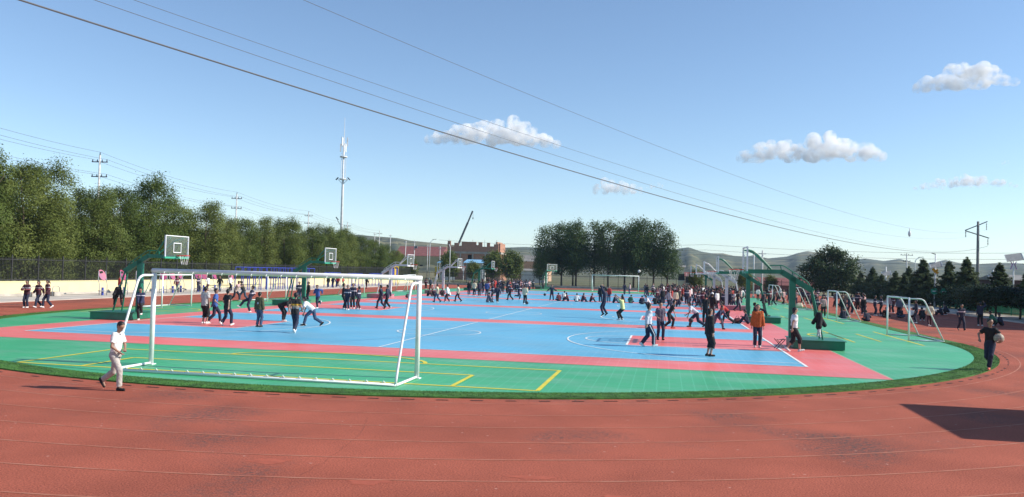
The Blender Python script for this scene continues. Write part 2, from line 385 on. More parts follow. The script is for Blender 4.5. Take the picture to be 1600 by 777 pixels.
# ------------------------------------------------------------------ hills
CX, CY = 9.6, -26.3
RIDGE = [(-400, 352), (0, 356), (300, 360), (560, 367), (580, 369), (620, 372), (640, 376), (680, 380), (720, 384), (790, 387), (820, 386), (860, 388), (950, 393), (1040, 392), (1065, 388), (1076, 386.5), (1095, 393), (1112, 396), (1130, 396), (1147, 400), (1165, 401), (1180, 398.5), (1200, 404), (1230, 401), (1247, 395.5), (1262, 392.5), (1279, 395), (1293, 402), (1325, 407), (1352, 404), (1382, 408), (1406, 404.6), (1433, 411.5), (1455, 412), (1477, 406), (1499, 411), (1523, 413), (1572, 410.5), (1600, 412), (1700, 408), (1900, 416), (2200, 410)]
def hill_mat():
    m = mat('hill_terraces', (0.125, 0.118, 0.062), 0.95, 0.0, 0.006, 0, col2=(0.048, 0.066, 0.030), detail=8); nt = m.node_tree; N = nt.nodes; L = nt.links
    b = N['Principled BSDF']; tc = [n for n in N if n.type == 'TEX_COORD'][0]; src = b.inputs['Base Color'].links[0].from_socket
    sep = N.new('ShaderNodeSeparateXYZ'); L.new(tc.outputs['Object'], sep.inputs[0])
    nz = N.new('ShaderNodeTexNoise'); nz.inputs['Scale'].default_value = 0.012; nz.inputs['Detail'].default_value = 4; L.new(tc.outputs['Object'], nz.inputs['Vector'])
    ad = N.new('ShaderNodeMath'); ad.operation = 'MULTIPLY_ADD'; ad.inputs[1].default_value = 26.0; L.new(nz.outputs[0], ad.inputs[0]); L.new(sep.outputs['Z'], ad.inputs[2])
    di = N.new('ShaderNodeMath'); di.operation = 'DIVIDE'; di.inputs[1].default_value = 5.0; L.new(ad.outputs[0], di.inputs[0])
    fr = N.new('ShaderNodeMath'); fr.operation = 'FRACT'; L.new(di.outputs[0], fr.inputs[0])
    lt = N.new('ShaderNodeMath'); lt.operation = 'LESS_THAN'; lt.inputs[1].default_value = 0.28; L.new(fr.outputs[0], lt.inputs[0])
    # field colour steps by terrace
    fl = N.new('ShaderNodeMath'); fl.operation = 'FLOOR'; L.new(di.outputs[0], fl.inputs[0])
    cb = N.new('ShaderNodeCombineXYZ'); L.new(fl.outputs[0], cb.inputs[2])
    v2 = N.new('ShaderNodeVectorMath'); v2.operation = 'SCALE'; v2.inputs['Scale'].default_value = 0.008; L.new(tc.outputs['Object'], v2.inputs[0])
    v3 = N.new('ShaderNodeVectorMath'); v3.operation = 'ADD'; L.new(v2.outputs[0], v3.inputs[0]); L.new(cb.outputs[0], v3.inputs[1])
    wn = N.new('ShaderNodeTexVoronoi'); wn.inputs['Scale'].default_value = 1.0; L.new(v3.outputs[0], wn.inputs['Vector'])
    m0 = N.new('ShaderNodeMix'); m0.data_type = 'RGBA'; m0.inputs[7].default_value = (0.20, 0.175, 0.085, 1)
    sc = N.new('ShaderNodeSeparateColor'); L.new(wn.outputs['Color'], sc.inputs[0])
    mp = N.new('ShaderNodeMapRange'); mp.inputs[1].default_value = 0.62; mp.inputs[2].default_value = 0.85; mp.inputs[4].default_value = .8; L.new(sc.outputs[0], mp.inputs[0])
    L.new(mp.outputs[0], m0.inputs[0]); L.new(src, m0.inputs[6])
    mx = N.new('ShaderNodeMix'); mx.data_type = 'RGBA'; mx.inputs[7].default_value = (0.022, 0.032, 0.016, 1)
    sm = N.new('ShaderNodeMath'); sm.operation = 'MULTIPLY'; sm.inputs[1].default_value = .75; L.new(lt.outputs[0], sm.inputs[0])
    L.new(sm.outputs[0], mx.inputs[0]); L.new(m0.outputs[2], mx.inputs[6]); L.new(mx.outputs[2], b.inputs['Base Color'])
    return m
def hills():
    px = np.array([r[0] for r in RIDGE], float); py = np.array([r[1] for r in RIDGE], float)
    az = np.arctan((px-800)/1253)-YAW                       # from +y towards +x
    el = (423.3+.0266*(px-800)-py)/np.hypot(1253, px-800)
    A = np.linspace(az[0], az[-1], 620); E = np.interp(A, az, el)
    D = np.interp(A, [az[0], -.25, -.12, .08, .2, az[-1]], [800, 900, 1500, 1500, 1900, 2000])
    T = np.concatenate([np.linspace(.28, 1, 46), np.linspace(1.03, 1.5, 12)])
    V = np.zeros((len(T), len(A), 3))
    fields = [(RNG.uniform(.004, .03), RNG.uniform(.004, .03), RNG.uniform(0, 6.28)) for _ in range(18)]
    for i, t in enumerate(T):
        r = D*t; x = CX+r*np.sin(A); y = CY+r*np.cos(A)
        hr = D*np.tan(E)+2.77
        s = np.clip((t-.28)/.72, 0, 1); prof = s**1.25*(1.15-.15*s) if t <= 1 else 1-.9*((t-1)/.5)
        n = sum(np.sin(x*a+y*b+c) for a, b, c in fields)/18
        gully = sum(np.sin(A*k+c*3+s*2) for k, (a, b, c) in zip((60, 95, 143, 210, 310), fields))/5
        h = hr*prof+(n*8+gully*9)*min(1, s*1.6)*(1-s if t <= 1 else .4)*hr/45
        V[i] = np.stack([x, y, np.maximum(h, -.3)-(0.4 if i == 0 else 0)], -1)
    m, n = len(T), len(A); I = np.arange(m*n).reshape(m, n)
    F = np.stack([I[:-1, :-1], I[:-1, 1:], I[1:, 1:], I[1:, :-1]], -1).reshape(-1, 4)
    o = link(bpy.data.objects.new('hills', fast_mesh('hills', V.reshape(-1, 3), F, hill_mat()))); tag(o, kind='structure')
hills()

# ------------------------------------------------------------------ trees
def leaf_mat(name, a, b, trans=0.25):
    m = bpy.data.materials.new(name); m.use_nodes = True; nt = m.node_tree; N = nt.nodes; L = nt.links; N.clear()
    out = N.new('ShaderNodeOutputMaterial'); d = N.new('ShaderNodeBsdfPrincipled'); d.inputs['Roughness'].default_value = 0.55; d.inputs['Specular IOR Level'].default_value = 0.12
    t = N.new('ShaderNodeBsdfTranslucent'); ms = N.new('ShaderNodeMixShader'); ms.inputs[0].default_value = trans
    tc = N.new('ShaderNodeTexCoord'); nz = N.new('ShaderNodeTexNoise'); nz.inputs['Scale'].default_value = 0.9; nz.inputs['Detail'].default_value = 5; L.new(tc.outputs['Object'], nz.inputs['Vector'])
    oi = N.new('ShaderNodeObjectInfo'); ad = N.new('ShaderNodeMath'); ad.operation = 'MULTIPLY_ADD'; ad.inputs[1].default_value = 0.35; L.new(oi.outputs['Random'], ad.inputs[0]); L.new(nz.outputs[0], ad.inputs[2])
    rp = N.new('ShaderNodeMapRange'); rp.inputs[1].default_value = 0.35; rp.inputs[2].default_value = 1.0; L.new(ad.outputs[0], rp.inputs[0])
    mx = N.new('ShaderNodeMix'); mx.data_type = 'RGBA'; mx.inputs[6].default_value = (*a, 1); mx.inputs[7].default_value = (*b, 1); L.new(rp.outputs[0], mx.inputs[0])
    L.new(mx.outputs[2], d.inputs['Base Color']); L.new(mx.outputs[2], t.inputs['Color'])
    L.new(d.outputs[0], ms.inputs[1]); L.new(t.outputs[0], ms.inputs[2]); L.new(ms.outputs[0], out.inputs[0])
    return m
L_WILLOW = leaf_mat('leaf_willow', (0.070, 0.110, 0.024), (0.170, 0.198, 0.050), .3)
L_DARK = leaf_mat('leaf_dark', (0.042, 0.078, 0.024), (0.095, 0.135, 0.040))
L_CONIF = leaf_mat('needle_dark', (0.040, 0.068, 0.030), (0.110, 0.135, 0.048), 0.25)
L_ROUND = leaf_mat('leaf_round', (0.016, 0.030, 0.012), (0.035, 0.052, 0.020), 0.12)

def leaves(P, N, size, rng, asp=0.5, m=None, name='crown', up=0.0):
    """one rhombus leaf spray at each point P, roughly facing N"""
    n = len(P); N = N+rng.normal(0, .36, (n, 3)); N /= np.linalg.norm(N, axis=1)[:, None]+1e-9
    T = rng.normal(0, 1, (n, 3)); T[:, 2] += up; T -= (T*N).sum(1)[:, None]*N; T /= np.linalg.norm(T, axis=1)[:, None]+1e-9
    B = np.cross(N, T); s = size*rng.uniform(.6, 1.4, n)[:, None]
    V = np.stack([P-T*s, P+B*s*asp-T*s*.1, P+T*s, P-B*s*asp-T*s*.1], 1).reshape(-1, 3)
    return fast_mesh(name, V, np.arange(4*n).reshape(-1, 4), m, smooth=False)
def crown_points(lobes, n, rng, clump=0.45, k=28):
    """clumps of leaves near the skin of overlapping ellipsoids, thinner inside"""
    w = np.array([l[3]*l[4]*l[5] for l in lobes])**.66; w /= w.sum(); P = []; N = []
    nc = n//k; li = rng.choice(len(lobes), nc, p=w)
    for i in li:
        cx, cy, cz, rx, ry, rz = lobes[i]; d = rng.normal(0, 1, 3); d /= np.linalg.norm(d)
        if d[2] < -.5 and rng.random() < .5: d[2] = abs(d[2])
        r = rng.beta(4.5, 1.4); c = np.array([cx+d[0]*rx*r, cy+d[1]*ry*r, cz+d[2]*rz*r])
        kk = int(k*rng.uniform(.5, 1.5)); q = rng.normal(0, clump, (kk, 3)); q[:, 2] *= .8; P.append(c+q)
        nn = d*np.array([1/rx, 1/ry, 1/rz]); nn /= np.linalg.norm(nn); N.append(np.repeat((nn*.8+[0, 0, .45])[None], kk, 0))
    return np.concatenate(P), np.concatenate(N)
def limbs(h, crown0, spread, rng, r0=.16, n=7, fork=.45):
    b = MB(); b.tube([(0, 0, -.1), (rng.normal(0, .06), rng.normal(0, .06), h*.25), (rng.normal(0, .15), rng.normal(0, .15), h*.6), (rng.normal(0, .2), rng.normal(0, .2), h*.93)], r0, 8, .03)
    for k in range(n):
        a = rng.uniform(0, 2*pi); z0 = crown0*.7+(h*.7-crown0*.7)*k/n; L = spread*rng.uniform(.6, 1)
        b.tube([(0, 0, z0), (cos(a)*L*.4, sin(a)*L*.4, z0+L*.45), (cos(a)*L*.85, sin(a)*L*.85, z0+L*1.1)], r0*.5*(1-.5*k/n), 6, .015)
    return b
def make_tree(name, h, w, crown0, nl, m, seed, size=.14, lobes=None, clump=.42, tilt=.6, nlobe=22, r0=.16, k=28, nlimb=7):
    rng = np.random.default_rng(seed)
    if lobes is None:
        lobes = []
        H = h-crown0
        for i in range(nlobe):
            t = (i+.5)/nlobe; a = i*2.4+rng.uniform(-.4, .4)
            rad = w*.5*(sin(pi*(0.12+0.80*t))**.75)*rng.uniform(.45, .8)
            rr = w*rng.uniform(.17, .27)*(1-.42*t)
            lobes.append((cos(a)*rad, sin(a)*rad, crown0+H*(.08+.84*t), rr, rr, rr*rng.uniform(1.1, 1.9)))
        for i in range(7):      # upright shoots at the top
            a = rng.uniform(0, 6.28); rad = w*.22*rng.uniform(0, 1)
            lobes.append((cos(a)*rad, sin(a)*rad, h-rng.uniform(.3, 1.1), w*.05, w*.05, rng.uniform(.5, 1.0)))
    P, N = crown_points(lobes, nl, rng, clump, k)
    P[:, 2] = np.maximum(P[:, 2], crown0*.75+rng.uniform(0, .5, len(P)))
    t = empty(name)
    limbs(h, crown0, w*.42, rng, r0, nlimb).build('trunk', M_BARK, t, True)
    c = link(bpy.data.objects.new('crown', leaves(P, N, size, rng, .42, m, up=tilt)), t)
    return t
def put(proto, x, y, rz, sc, label, cat, group=None, first=[]):
    o = proto if proto.name not in first else copy_tree(proto)
    if proto.name not in first: first.append(proto.name)
    o.location = (x, y, -.05); o.rotation_euler = (0, 0, rz); o.scale = sc if hasattr(sc, '__len__') else (sc, sc, sc)
    return tag(o, label, cat, group)

willow = [make_tree('willow_tree', 10, 6.8, 1.2, 38000, L_WILLOW, 100+i, .085, clump=.34, nlobe=16, k=70) for i in range(3)]
def left_trees():
    r = random.Random(5)
    # tops measured along the row: (y, height)
    prof = [(2, 10.2), (28, 10.3), (31.5, 11.0), (34.4, 11.0), (37, 9.9), (40, 9.5), (42.5, 9.9), (45.5, 10.8), (49.6, 10.3), (52.5, 8.9), (57, 9.1), (60, 8.6), (75, 8.8), (97, 8.4), (112, 7.5), (122, 5.6), (160, 5.4)]
    ys = [p[0] for p in prof]; hs = [p[1] for p in prof]; y = 4.0; i = 0
    while y < 124:
        h = np.interp(y, ys, hs)*r.uniform(.94, 1.05); s = h/10
        lab = 'bushy green tree in the long row behind the iron fence on the left'
        if i == 5: lab = 'tall broad tree at the left edge of the picture behind the iron fence'
        put(willow[i % 3], -41.8+r.uniform(-1.0, 1.0), y, r.uniform(0, 6.28), (s*r.uniform(.92, 1.1), s*r.uniform(.92, 1.1), s), lab, 'tree', 'trees in the row behind the left fence')
        y += r.uniform(3.6, 5.2); i += 1
    # a second, looser line behind fills the gaps
    y = 8.0
    while y < 112:
        h = np.interp(y, ys, hs)*r.uniform(.78, .9); s = h/10
        put(willow[i % 3], -47.5+r.uniform(-1.2, 1.2), y, r.uniform(0, 6.28), s, 'bushy green tree in the long row behind the iron fence on the left', 'tree', 'trees in the row behind the left fence')
        y += r.uniform(5, 7); i += 1
left_trees()
grove = [make_tree('elm_tree', 14, 6.6, 3.2, 9000, L_DARK, 200+i, .19, clump=.6, nlobe=26, r0=.22, k=16, nlimb=11) for i in range(3)]
for i, (x, y, h) in enumerate([(-13.4, 130, 11.6), (-10.6, 132, 12.6), (-7.4, 129, 12.8), (-4.2, 132, 12.6), (-1.2, 129, 12.9), (1.8, 132, 12.8), (4.6, 129, 13.2), (7.4, 132, 13.2), (10.0, 129, 11.2), (-8.8, 136, 12.6), (3.4, 136.5, 13.0), (-14.2, 127, 6.5)]):
    s = h/14
    put(grove[i % 3], x, y, i*1.7, (s, s, s), 'tall dark tree in the dense grove beyond the far goal', 'tree', 'trees of the grove beyond the far goal')
small = make_tree('young_elm_tree', 7, 5.2, 1.6, 8000, L_WILLOW, 310, .2, clump=.5)
for i, (x, y, h, lab) in enumerate([(-38.6, 150, 6.4, 'young green tree in front of the left part of the brick building'), (-28.4, 150, 6.6, 'young tree in front of the right end of the brick building'), (-23.6, 147, 6.8, 'young tree just right of the brick building'), (-48.5, 152, 5.0, 'low green tree left of the lamp post before the brick building'), (-52.5, 156, 5.4, 'low tree beside the slim white street lamp'), (-34, 154, 4.4, 'low bush like tree below the blue shed roof'), (14.6, 112, 3.6, 'small green tree between the grove and the white hoops'), (22.6, 112, 3.6, 'small dark tree in front of the red roof on the right'), (27.5, 118, 3.0, 'low bushy tree left of the broadleaf tree')]):
    put(small, x, y, i*2.1, h/7, lab, 'tree')
L_OAK = leaf_mat('leaf_deep_green', (0.020, 0.044, 0.016), (0.055, 0.085, 0.026), .15)
oak = make_tree('broadleaf_tree', 8, 9.0, .8, 15000, L_OAK, 404, .2, clump=.42, nlobe=15, r0=.2, tilt=.2)
put(oak, 37.2, 116, 1.0, (1.08, 1.08, .95), 'rounded dark broadleaf tree right of the nearest right hand hoop', 'tree')

def make_conifer(name, h, w, seed, nl=8000):
    rng = np.random.default_rng(seed); P = []; N = []
    z = .5
    while z < h-.15:
        t = z/h; L = w*.5*(1-t)**1.0*rng.uniform(.7, 1.25)+.05; nb = int(7+5*(1-t))
        for b in range(nb):
            a = rng.uniform(0, 2*pi); LL = L*rng.uniform(.75, 1.12); k = int(nl/(h*3.2)/nb*(.35+LL/w*2)*3)+4
            u = rng.uniform(.1, 1, k); q = np.stack([cos(a)*LL*u, sin(a)*LL*u, z+.28*LL*u-.18*LL*(1-u)], -1)
            q += rng.normal(0, .05+.035*LL, (k, 3)); P.append(q); N.append(np.repeat([[cos(a)*.6, sin(a)*.6, .7]], k, 0))
        z += rng.uniform(.22, .36)
    q = rng.normal(0, .04, (60, 3)); q[:, 2] = rng.uniform(h-.6, h+.1, 60); P.append(q); N.append(rng.normal(0, 1, (60, 3)))
    t = empty(name); MB().tube([(0, 0, -.1), (0, 0, h*.6), (0, 0, h-.1)], .09, 7, .012).build('trunk', M_BARK, t, True)
    link(bpy.data.objects.new('crown', leaves(np.concatenate(P), np.concatenate(N), .12, rng, .28, L_CONIF)), t)
    return t
con = [make_conifer('spruce_tree', 5, 3.4, 500+i) for i in range(2)]
ORD = ['first', 'second', 'third', 'fourth', 'fifth', 'sixth', 'seventh', 'eighth', 'ninth', 'tenth', 'eleventh', 'twelfth']
CONS = [(39.9, 77.3, 4.9, 1.25), (40.6, 70.4, 4.6, 1.1), (41.4, 67.5, 4.9, 1.1), (42.1, 60.7, 4.3, 1.2), (39.1, 85.9, 3.6, 1.3), (41.3, 88.0, 4.2, 1.2), (41.2, 106.5, 4.3, 1.2), (40.8, 112, 3.6, 1.2), (39.7, 95, 3.3, 1.3), (43.5, 58, 3.6, 1.2), (38.9, 81, 3.2, 1.3), (45.5, 55.5, 3.3, 1.2), (40.2, 102, 3.0, 1.5), (40.4, 91, 2.9, 1.5), (39.6, 73.6, 3.0, 1.4), (41.0, 64.2, 2.9, 1.4)]
CONS.sort(key=lambda c: atan2(c[0]-CX, c[1]-CY))
for i, (x, y, h, wd) in enumerate(CONS):
    put(con[i % 2], x, y, i*1.3, (h/5*wd*1.3, h/5*wd*1.3, h/5*1.12), 'dark spruce, '+(['leftmost']+[o_+' from the left' for o_ in ORD[1:9]]+[o_+' from the right' for o_ in reversed(ORD[1:7])]+['rightmost'])[i]+' in the row along the right hand path', 'spruce', 'spruces along the right hand path')
rnd = None
def make_round(seed):
    rng = np.random.default_rng(seed); lob = [(0, 0, 2.05, 1.75, 1.75, 1.0), (.7, .5, 2.2, 1.2, 1.2, .9), (-.8, -.3, 2.1, 1.1, 1.1, .85), (.1, -.8, 1.95, 1.2, 1.0, .8)]
    return make_tree('clipped_tree', 3.1, 3.4, 1.1, 9000, L_ROUND, seed, .10, lobes=lob, clump=.2, r0=.085)
rnd = make_round(600)
RND = [(38.4, 55.6), (37.3, 51.8), (37.0, 47.8), (37.2, 43.6), (37.3, 39.6)]
for i, (x, y) in enumerate(RND):
    put(rnd, x, y, i*.9, (1.08, 1.08, .86*random.uniform(.95, 1.05)), ORD[i]+' from the left of the round clipped dark trees beside the right hand path', 'tree', 'clipped trees beside the right hand path')
# low hedge behind the right straight
def hedge():
    rng = np.random.default_rng(9); n = 26000
    y = rng.uniform(56, 112, n); x = 39.9+rng.normal(0, .55, n); top = 2.0+.5*np.sin(y*1.1)+.35*np.sin(y*2.7); z = rng.beta(2, 1.2, n)*top
    P = np.stack([x, y, z], -1); N = np.stack([np.where(x < 39.9, -.8, .8), rng.normal(0, .2, n), np.full(n, .5)], -1)
    o = link(bpy.data.objects.new('hedge', leaves(P, N, .14, rng, .5, L_ROUND))); tag(o, 'low dark hedge running behind the right hand path', 'hedge')
hedge()

# ------------------------------------------------------------------ fences
M_CREAM = mat('cream_wall_paint', (0.72, 0.62, 0.36), 0.85, 0.06, 0.7, 0.1, 10, col2=(0.66, 0.56, 0.32))
M_PLINTH = mat('plinth_concrete', (0.46, 0.42, 0.36), 0.9, 0.15, 1.0)
def left_fence():
    x = -36.9; y0, y1 = -6.0, 118.0
    f = empty('iron_fence', (x, 0, 0)); tag(f, 'black iron railing on a cream wall along the left of the ground', 'fence')
    MB().box((-.12, y0, -.06), (.12, y1, 1.0)).build('base_wall', M_CREAM, f)
    MB().box((.12, y0, -.06), (.17, y1, .17)).build('plinth', M_PLINTH, f)
    MB().box((-.15, y0, 1.0), (.15, y1, 1.06)).build('coping', M_CREAM, f)
    n = int((y1-y0)/2.5); post = None; pan = None
    for k in range(n+1):
        y = y0+2.5*k
        if post is None: post = MB().box((-.035, -.035, 1.06), (.035, .035, 2.98)).build('post', M_DARKM, f); p = post
        else: p = post.copy(); link(p, f)
        p.location = (0, y, 0)
        if k == n: break
        if pan is None:
            b = MB()
            for j in range(1, 20): b.box((-.011, j*.125-.011, 1.09), (.011, j*.125+.011, 2.8))
            b.box((-.018, .035, 1.14), (.018, 2.465, 1.18)).box((-.018, .035, 2.62), (.018, 2.465, 2.66))
            pan = b.build('railing_panel', M_DARKM, f); pan['kind'] = 'stuff'; p = pan
        else: p = pan.copy(); link(p, f)
        p.location = (0, y, 0)
left_fence()
def far_fence():
    f = empty('mesh_fence', (0, 116, 0)); tag(f, 'dark iron railing along the far end in front of the grove', 'fence')
    MB().box((-36, -.1, -.06), (34, .1, .35)).build('base_wall', M_PLINTH, f)
    post = pan = None
    for k in range(28):
        x = -36+2.5*k
        if post is None: post = MB().box((-.04, -.04, .35), (.04, .04, 2.4)).build('post', M_DARKM, f); p = post
        else: p = post.copy(); link(p, f)
        p.location = (x, 0, 0)
        if pan is None:
            b = MB()
            for j in range(1, 16): b.box((j*.156-.012, -.012, .4), (j*.156+.012, .012, 2.25))
            b.box((.04, -.016, .45), (2.46, .016, .5)).box((.04, -.016, 2.05), (2.46, .016, 2.1))
            pan = b.build('railing_panel', M_DARKM, f); pan['kind'] = 'stuff'; p = pan
        else: p = pan.copy(); link(p, f)
        p.location = (x, 0, 0)
far_fence()
M_GFENCE = mat('green_rail_paint', (0.03, 0.30, 0.17), 0.5, 0.1, 3)
def green_fence():
    f = empty('green_fence', (39.8, 0, 0)); tag(f, 'low bright green steel fence behind the clipped trees on the right', 'fence')
    post = pan = None
    for k in range(30):
        y = 22+2.0*k
        if post is None: post = MB().box((-.04, -.04, 0), (.04, .04, 1.15)).build('post', M_GFENCE, f); p = post
        else: p = post.copy(); link(p, f)
        p.location = (0, y, 0)
        if pan is None:
            b = MB().box((-.02, .04, 1.0), (.02, 1.96, 1.08)).box((-.02, .04, .15), (.02, 1.96, .22))
            for j in range(1, 14): b.box((-.012, j*.14-.03, .22), (.012, j*.14+.03, 1.0))
            pan = b.build('rail_panel', M_GFENCE, f); pan['kind'] = 'stuff'; p = pan
        else: p = pan.copy(); link(p, f)
        p.location = (0, y, 0)
green_fence()

# ------------------------------------------------------------------ buildings
def brick_mat(name, a, b, s):
    m = bpy.data.materials.new(name); m.use_nodes = True; N = m.node_tree.nodes; L = m.node_tree.links; p = N['Principled BSDF']; p.inputs['Roughness'].default_value = .9
    tc = N.new('ShaderNodeTexCoord'); br = N.new('ShaderNodeTexBrick'); br.inputs['Scale'].default_value = s
    br.inputs['Color1'].default_value = (*a, 1); br.inputs['Color2'].default_value = (*b, 1); br.inputs['Mortar'].default_value = (.36, .28, .22, 1); br.inputs['Mortar Size'].default_value = .03
    mp = N.new('ShaderNodeMapping'); mp.inputs['Rotation'].default_value = (pi/2, 0, 0); L.new(tc.outputs['Object'], mp.inputs[0]); L.new(mp.outputs[0], br.inputs['Vector']); L.new(br.outputs[0], p.inputs['Base Color'])
    return m
M_BRICK = brick_mat('raw_brick', (0.46, 0.20, 0.115), (0.33, 0.14, 0.08), 1.6)
M_BEAM = mat('cast_concrete', (0.42, 0.38, 0.33), .9, .15, .8)
M_DARKOP = mat('dark_opening', (0.02, 0.018, 0.016), .9, .2, 1)
M_PEACH = mat('peach_render', (0.55, 0.36, 0.24), .9, .1, .5); M_WHITEW = mat('white_render', (0.62, 0.62, 0.60), .9, .1, .5)
M_TILE = mat('red_roof_sheet', (0.23, 0.082, 0.07), .7, .15, 1.2); M_GREYR = mat('grey_roof', (0.24, 0.23, 0.21), .8, .15, .8)
M_BLUER = mat('blue_roof_sheet', (0.20, 0.42, 0.62), .5, .1, .8)
def brick_building():
    y = 190; x0, x1 = -50.3, -34.8
    b = empty('brick_building', ((x0+x1)/2, y, 0)); tag(b, 'unfinished red brick building with a jagged top storey', 'building'); w = (x1-x0)/2
    MB().box((-w+.2, 0, 0), (w-.2, 9, 7.2)).build('wall', M_BRICK, b)
    MB().box((-w, -.25, 7.2), (w, 9.2, 7.75)).build('floor_slab', M_BEAM, b)
    MB().box((-w, -.25, 3.6), (w, -.003, 3.95)).build('floor_beam', M_BEAM, b)
    r = random.Random(4)
    x = -w+.1
    for (a, c, h) in [(0, .9, 2.9), (.9, 1.9, 1.4), (1.9, 3.2, 2.4), (3.2, 4.0, 1.5), (4.0, 8.2, 2.75), (8.2, 8.8, 1.9), (8.8, 9.9, 2.7), (9.9, 11.2, 1.4), (11.2, 12.1, 2.6), (12.1, 13.2, 1.6), (13.2, 14.5, 2.2)]:
        MB().box((x+a, 0, 7.75), (x+c-.02, .4, 7.75+h)).build('upper_wall', M_BRICK, b)
    for (a, h) in ((13.4, 2.9), (14.2, 2.5)): MB().box((x+a, 1.5, 7.75), (x+a+.5, 8.5, 7.75+h)).build('upper_wall', M_BRICK, b)
    for k in range(5): MB().box((-w+.15+k*3.55, -.2, 3.95), (-w+.5+k*3.55, -.004, 7.2)).build('column', M_BEAM, b)
    for k in range(5): MB().tube([(-w+.4+k*3.4, .3, 7.75), (-w+.4+k*3.4, .3, 11.2)], .05, 5).build('rebar_column', M_BEAM, b)
    for (a, c, z0, z1) in [(5.9, 7.0, 4.7, 6.9), (2.0, 3.1, 1.0, 3.0), (9.6, 10.8, 1.0, 3.0), (11.6, 12.6, 4.8, 6.8)]:
        wdw = MB().box((x+a, -.05, z0), (x+c, -.002, z1)).build('window_opening', M_DARKOP, b)
        MB().box((x+a-.1, -.09, z0-.12), (x+c+.1, -.052, z0)).build('sill', M_BEAM, wdw)
    return b
brick_building()
def canopy(x0, x1, y, z, label):
    b = empty('blue_shed', ((x0+x1)/2, y, 0)); tag(b, label, 'shed'); w = (x1-x0)/2
    rf = MB(); n = int(w*2/.5)
    for k in range(n):
        a = -w+2*w*k/n; c = -w+2*w*(k+1)/n; rf.quad((a, -2.2, z-.1), ((a+c)/2, -2.2, z-.02), ((a+c)/2, 2.2, z+.9), (a, 2.2, z+.82)); rf.quad(((a+c)/2, -2.2, z-.02), (c, -2.2, z-.1), (c, 2.2, z+.82), ((a+c)/2, 2.2, z+.9))
    rf.build('roof', M_BLUER, b)
    MB().box((-w+.2, 1.0, 0), (w-.2, 1.9, z+.3)).build('wall', M_WHITEW, b)
    for s in (-1, 1): MB().box((s*(w-.2)-.08, -2.0, 0), (s*(w-.2)+.08, -1.85, z-.1)).build('post', M_GREY, b)
canopy(-47.4, -43.4, 172, 4.4, 'small blue roofed shed at the left foot of the brick building')
canopy(-41.6, -36.2, 176, 4.6, 'long blue roofed shed in front of the brick building')
def house(name, x0, x1, y, h, roofm, wallm, label, rise=1.0, depth=8, nwin=0, rz=0, zb=0):
    b = empty(name, ((x0+x1)/2, y, zb), rz); tag(b, label, 'building'); w = (x1-x0)/2
    MB().box((-w, 0, -1), (w, depth, h)).build('wall', wallm, b)
    r = MB(); r.quad((-w-.4, -.4, h+.01), (w+.4, -.4, h+.01), (w+.4, depth/2, h+rise), (-w-.4, depth/2, h+rise)).quad((-w-.4, depth/2, h+rise), (w+.4, depth/2, h+rise), (w+.4, depth+.4, h+.01), (-w-.4, depth+.4, h+.01))
    r.quad((-w-.4, -.4, h+.01), (-w-.4, depth/2, h+rise), (-w-.4, depth+.4, h+.01)).quad((w+.4, -.4, h+.01), (w+.4, depth+.4, h+.01), (w+.4, depth/2, h+rise))
    r.build('roof', roofm, b)
    for k in range(nwin):
        a = -w+2*w*(k+.5)/nwin; wd = MB().box((a-.7, -.06, h*.35), (a+.7, -.003, h*.35+1.5)).build('window', M_DARKOP, b)
        MB().box((a-.8, -.1, h*.35-.12), (a+.8, -.063, h*.35)).build('sill', M_WHITEW, wd)
    return b
house('long_building', -114, -92, 330, 8.5, M_TILE, mat('ochre_render', (0.42, 0.34, 0.17), .9, .1, .5), 'long ochre building with a red roof below the left hill', 4.6, 16, 6)
house('peach_house', -34, -24, 205, 5.6, M_GREYR, M_PEACH, 'peach house with a grey roof left of the grove', 1.9, 8, 4)
house('white_shed', -25.2, -19.5, 168, 2.9, M_GREYR, M_WHITEW, 'plain whitish shed beside the left edge of the grove', .5, 6, 0)
house('red_roofed_hall', 26, 40, 150, 1.2, M_TILE, mat('dull_red_wall', (0.26, 0.09, 0.08), .9, .1, .5), 'low hall with a long dark red roof behind the right hand hoops', 1.6, 10, 0)
house('cream_gatehouse', 12.6, 13.8, 160, 4.6, M_GREYR, mat('cream_render', (0.66, 0.60, 0.42), .9, .1, .5), 'narrow cream building at the right edge of the grove', .5, 5, 1)
house('orange_house', 14.2, 18.5, 175, 2.6, M_TILE, M_PEACH, 'small orange house between the grove and the white hoops', 1.0, 6, 2)
DB = house('dark_building', 55.8, 72, 95, 3.3, M_GREYR, mat('maroon_wall', (0.10, 0.05, 0.05), .9, .1, .5), 'dark building at the right edge behind the solar lamp', .8, 10, 0)
MB().box((-7.0, -.08, .5), (-3.5, -.004, 1.9)).build('red_panel', M_TILE, DB)
# announcer's hut just outside the right of the picture: its shade falls across the track
def hut():
    b = empty('announcer_hut', (22.9, -8.15, 0)); tag(b, 'flat roofed white announcer hut beside the track', 'building')
    MB().box((-2.0, -1.75, 0), (2.3, 1.75, 3.66)).build('wall', M_WHITEW, b)
    MB().box((-2.3, -1.97, 3.66), (2.6, 1.97, 3.9)).build('roof', M_BEAM, b)
    d = MB().box((-2.06, -.5, 0), (-2.003, .5, 2.1)).build('door', M_BLUEM, b); MB().ball((-2.09, .38, 1.05), .04, 8).build('handle', M_GREY, d)
    for a in (-1.0, 1.1): 
        wd = MB().box((a-.6, -1.80, 1.0), (a+.6, -1.753, 2.2)).build('window', M_DARKOP, b); MB().box((a-.7, -1.84, .9), (a+.7, -1.803, 1.0)).build('sill', M_BEAM, wd)
hut()
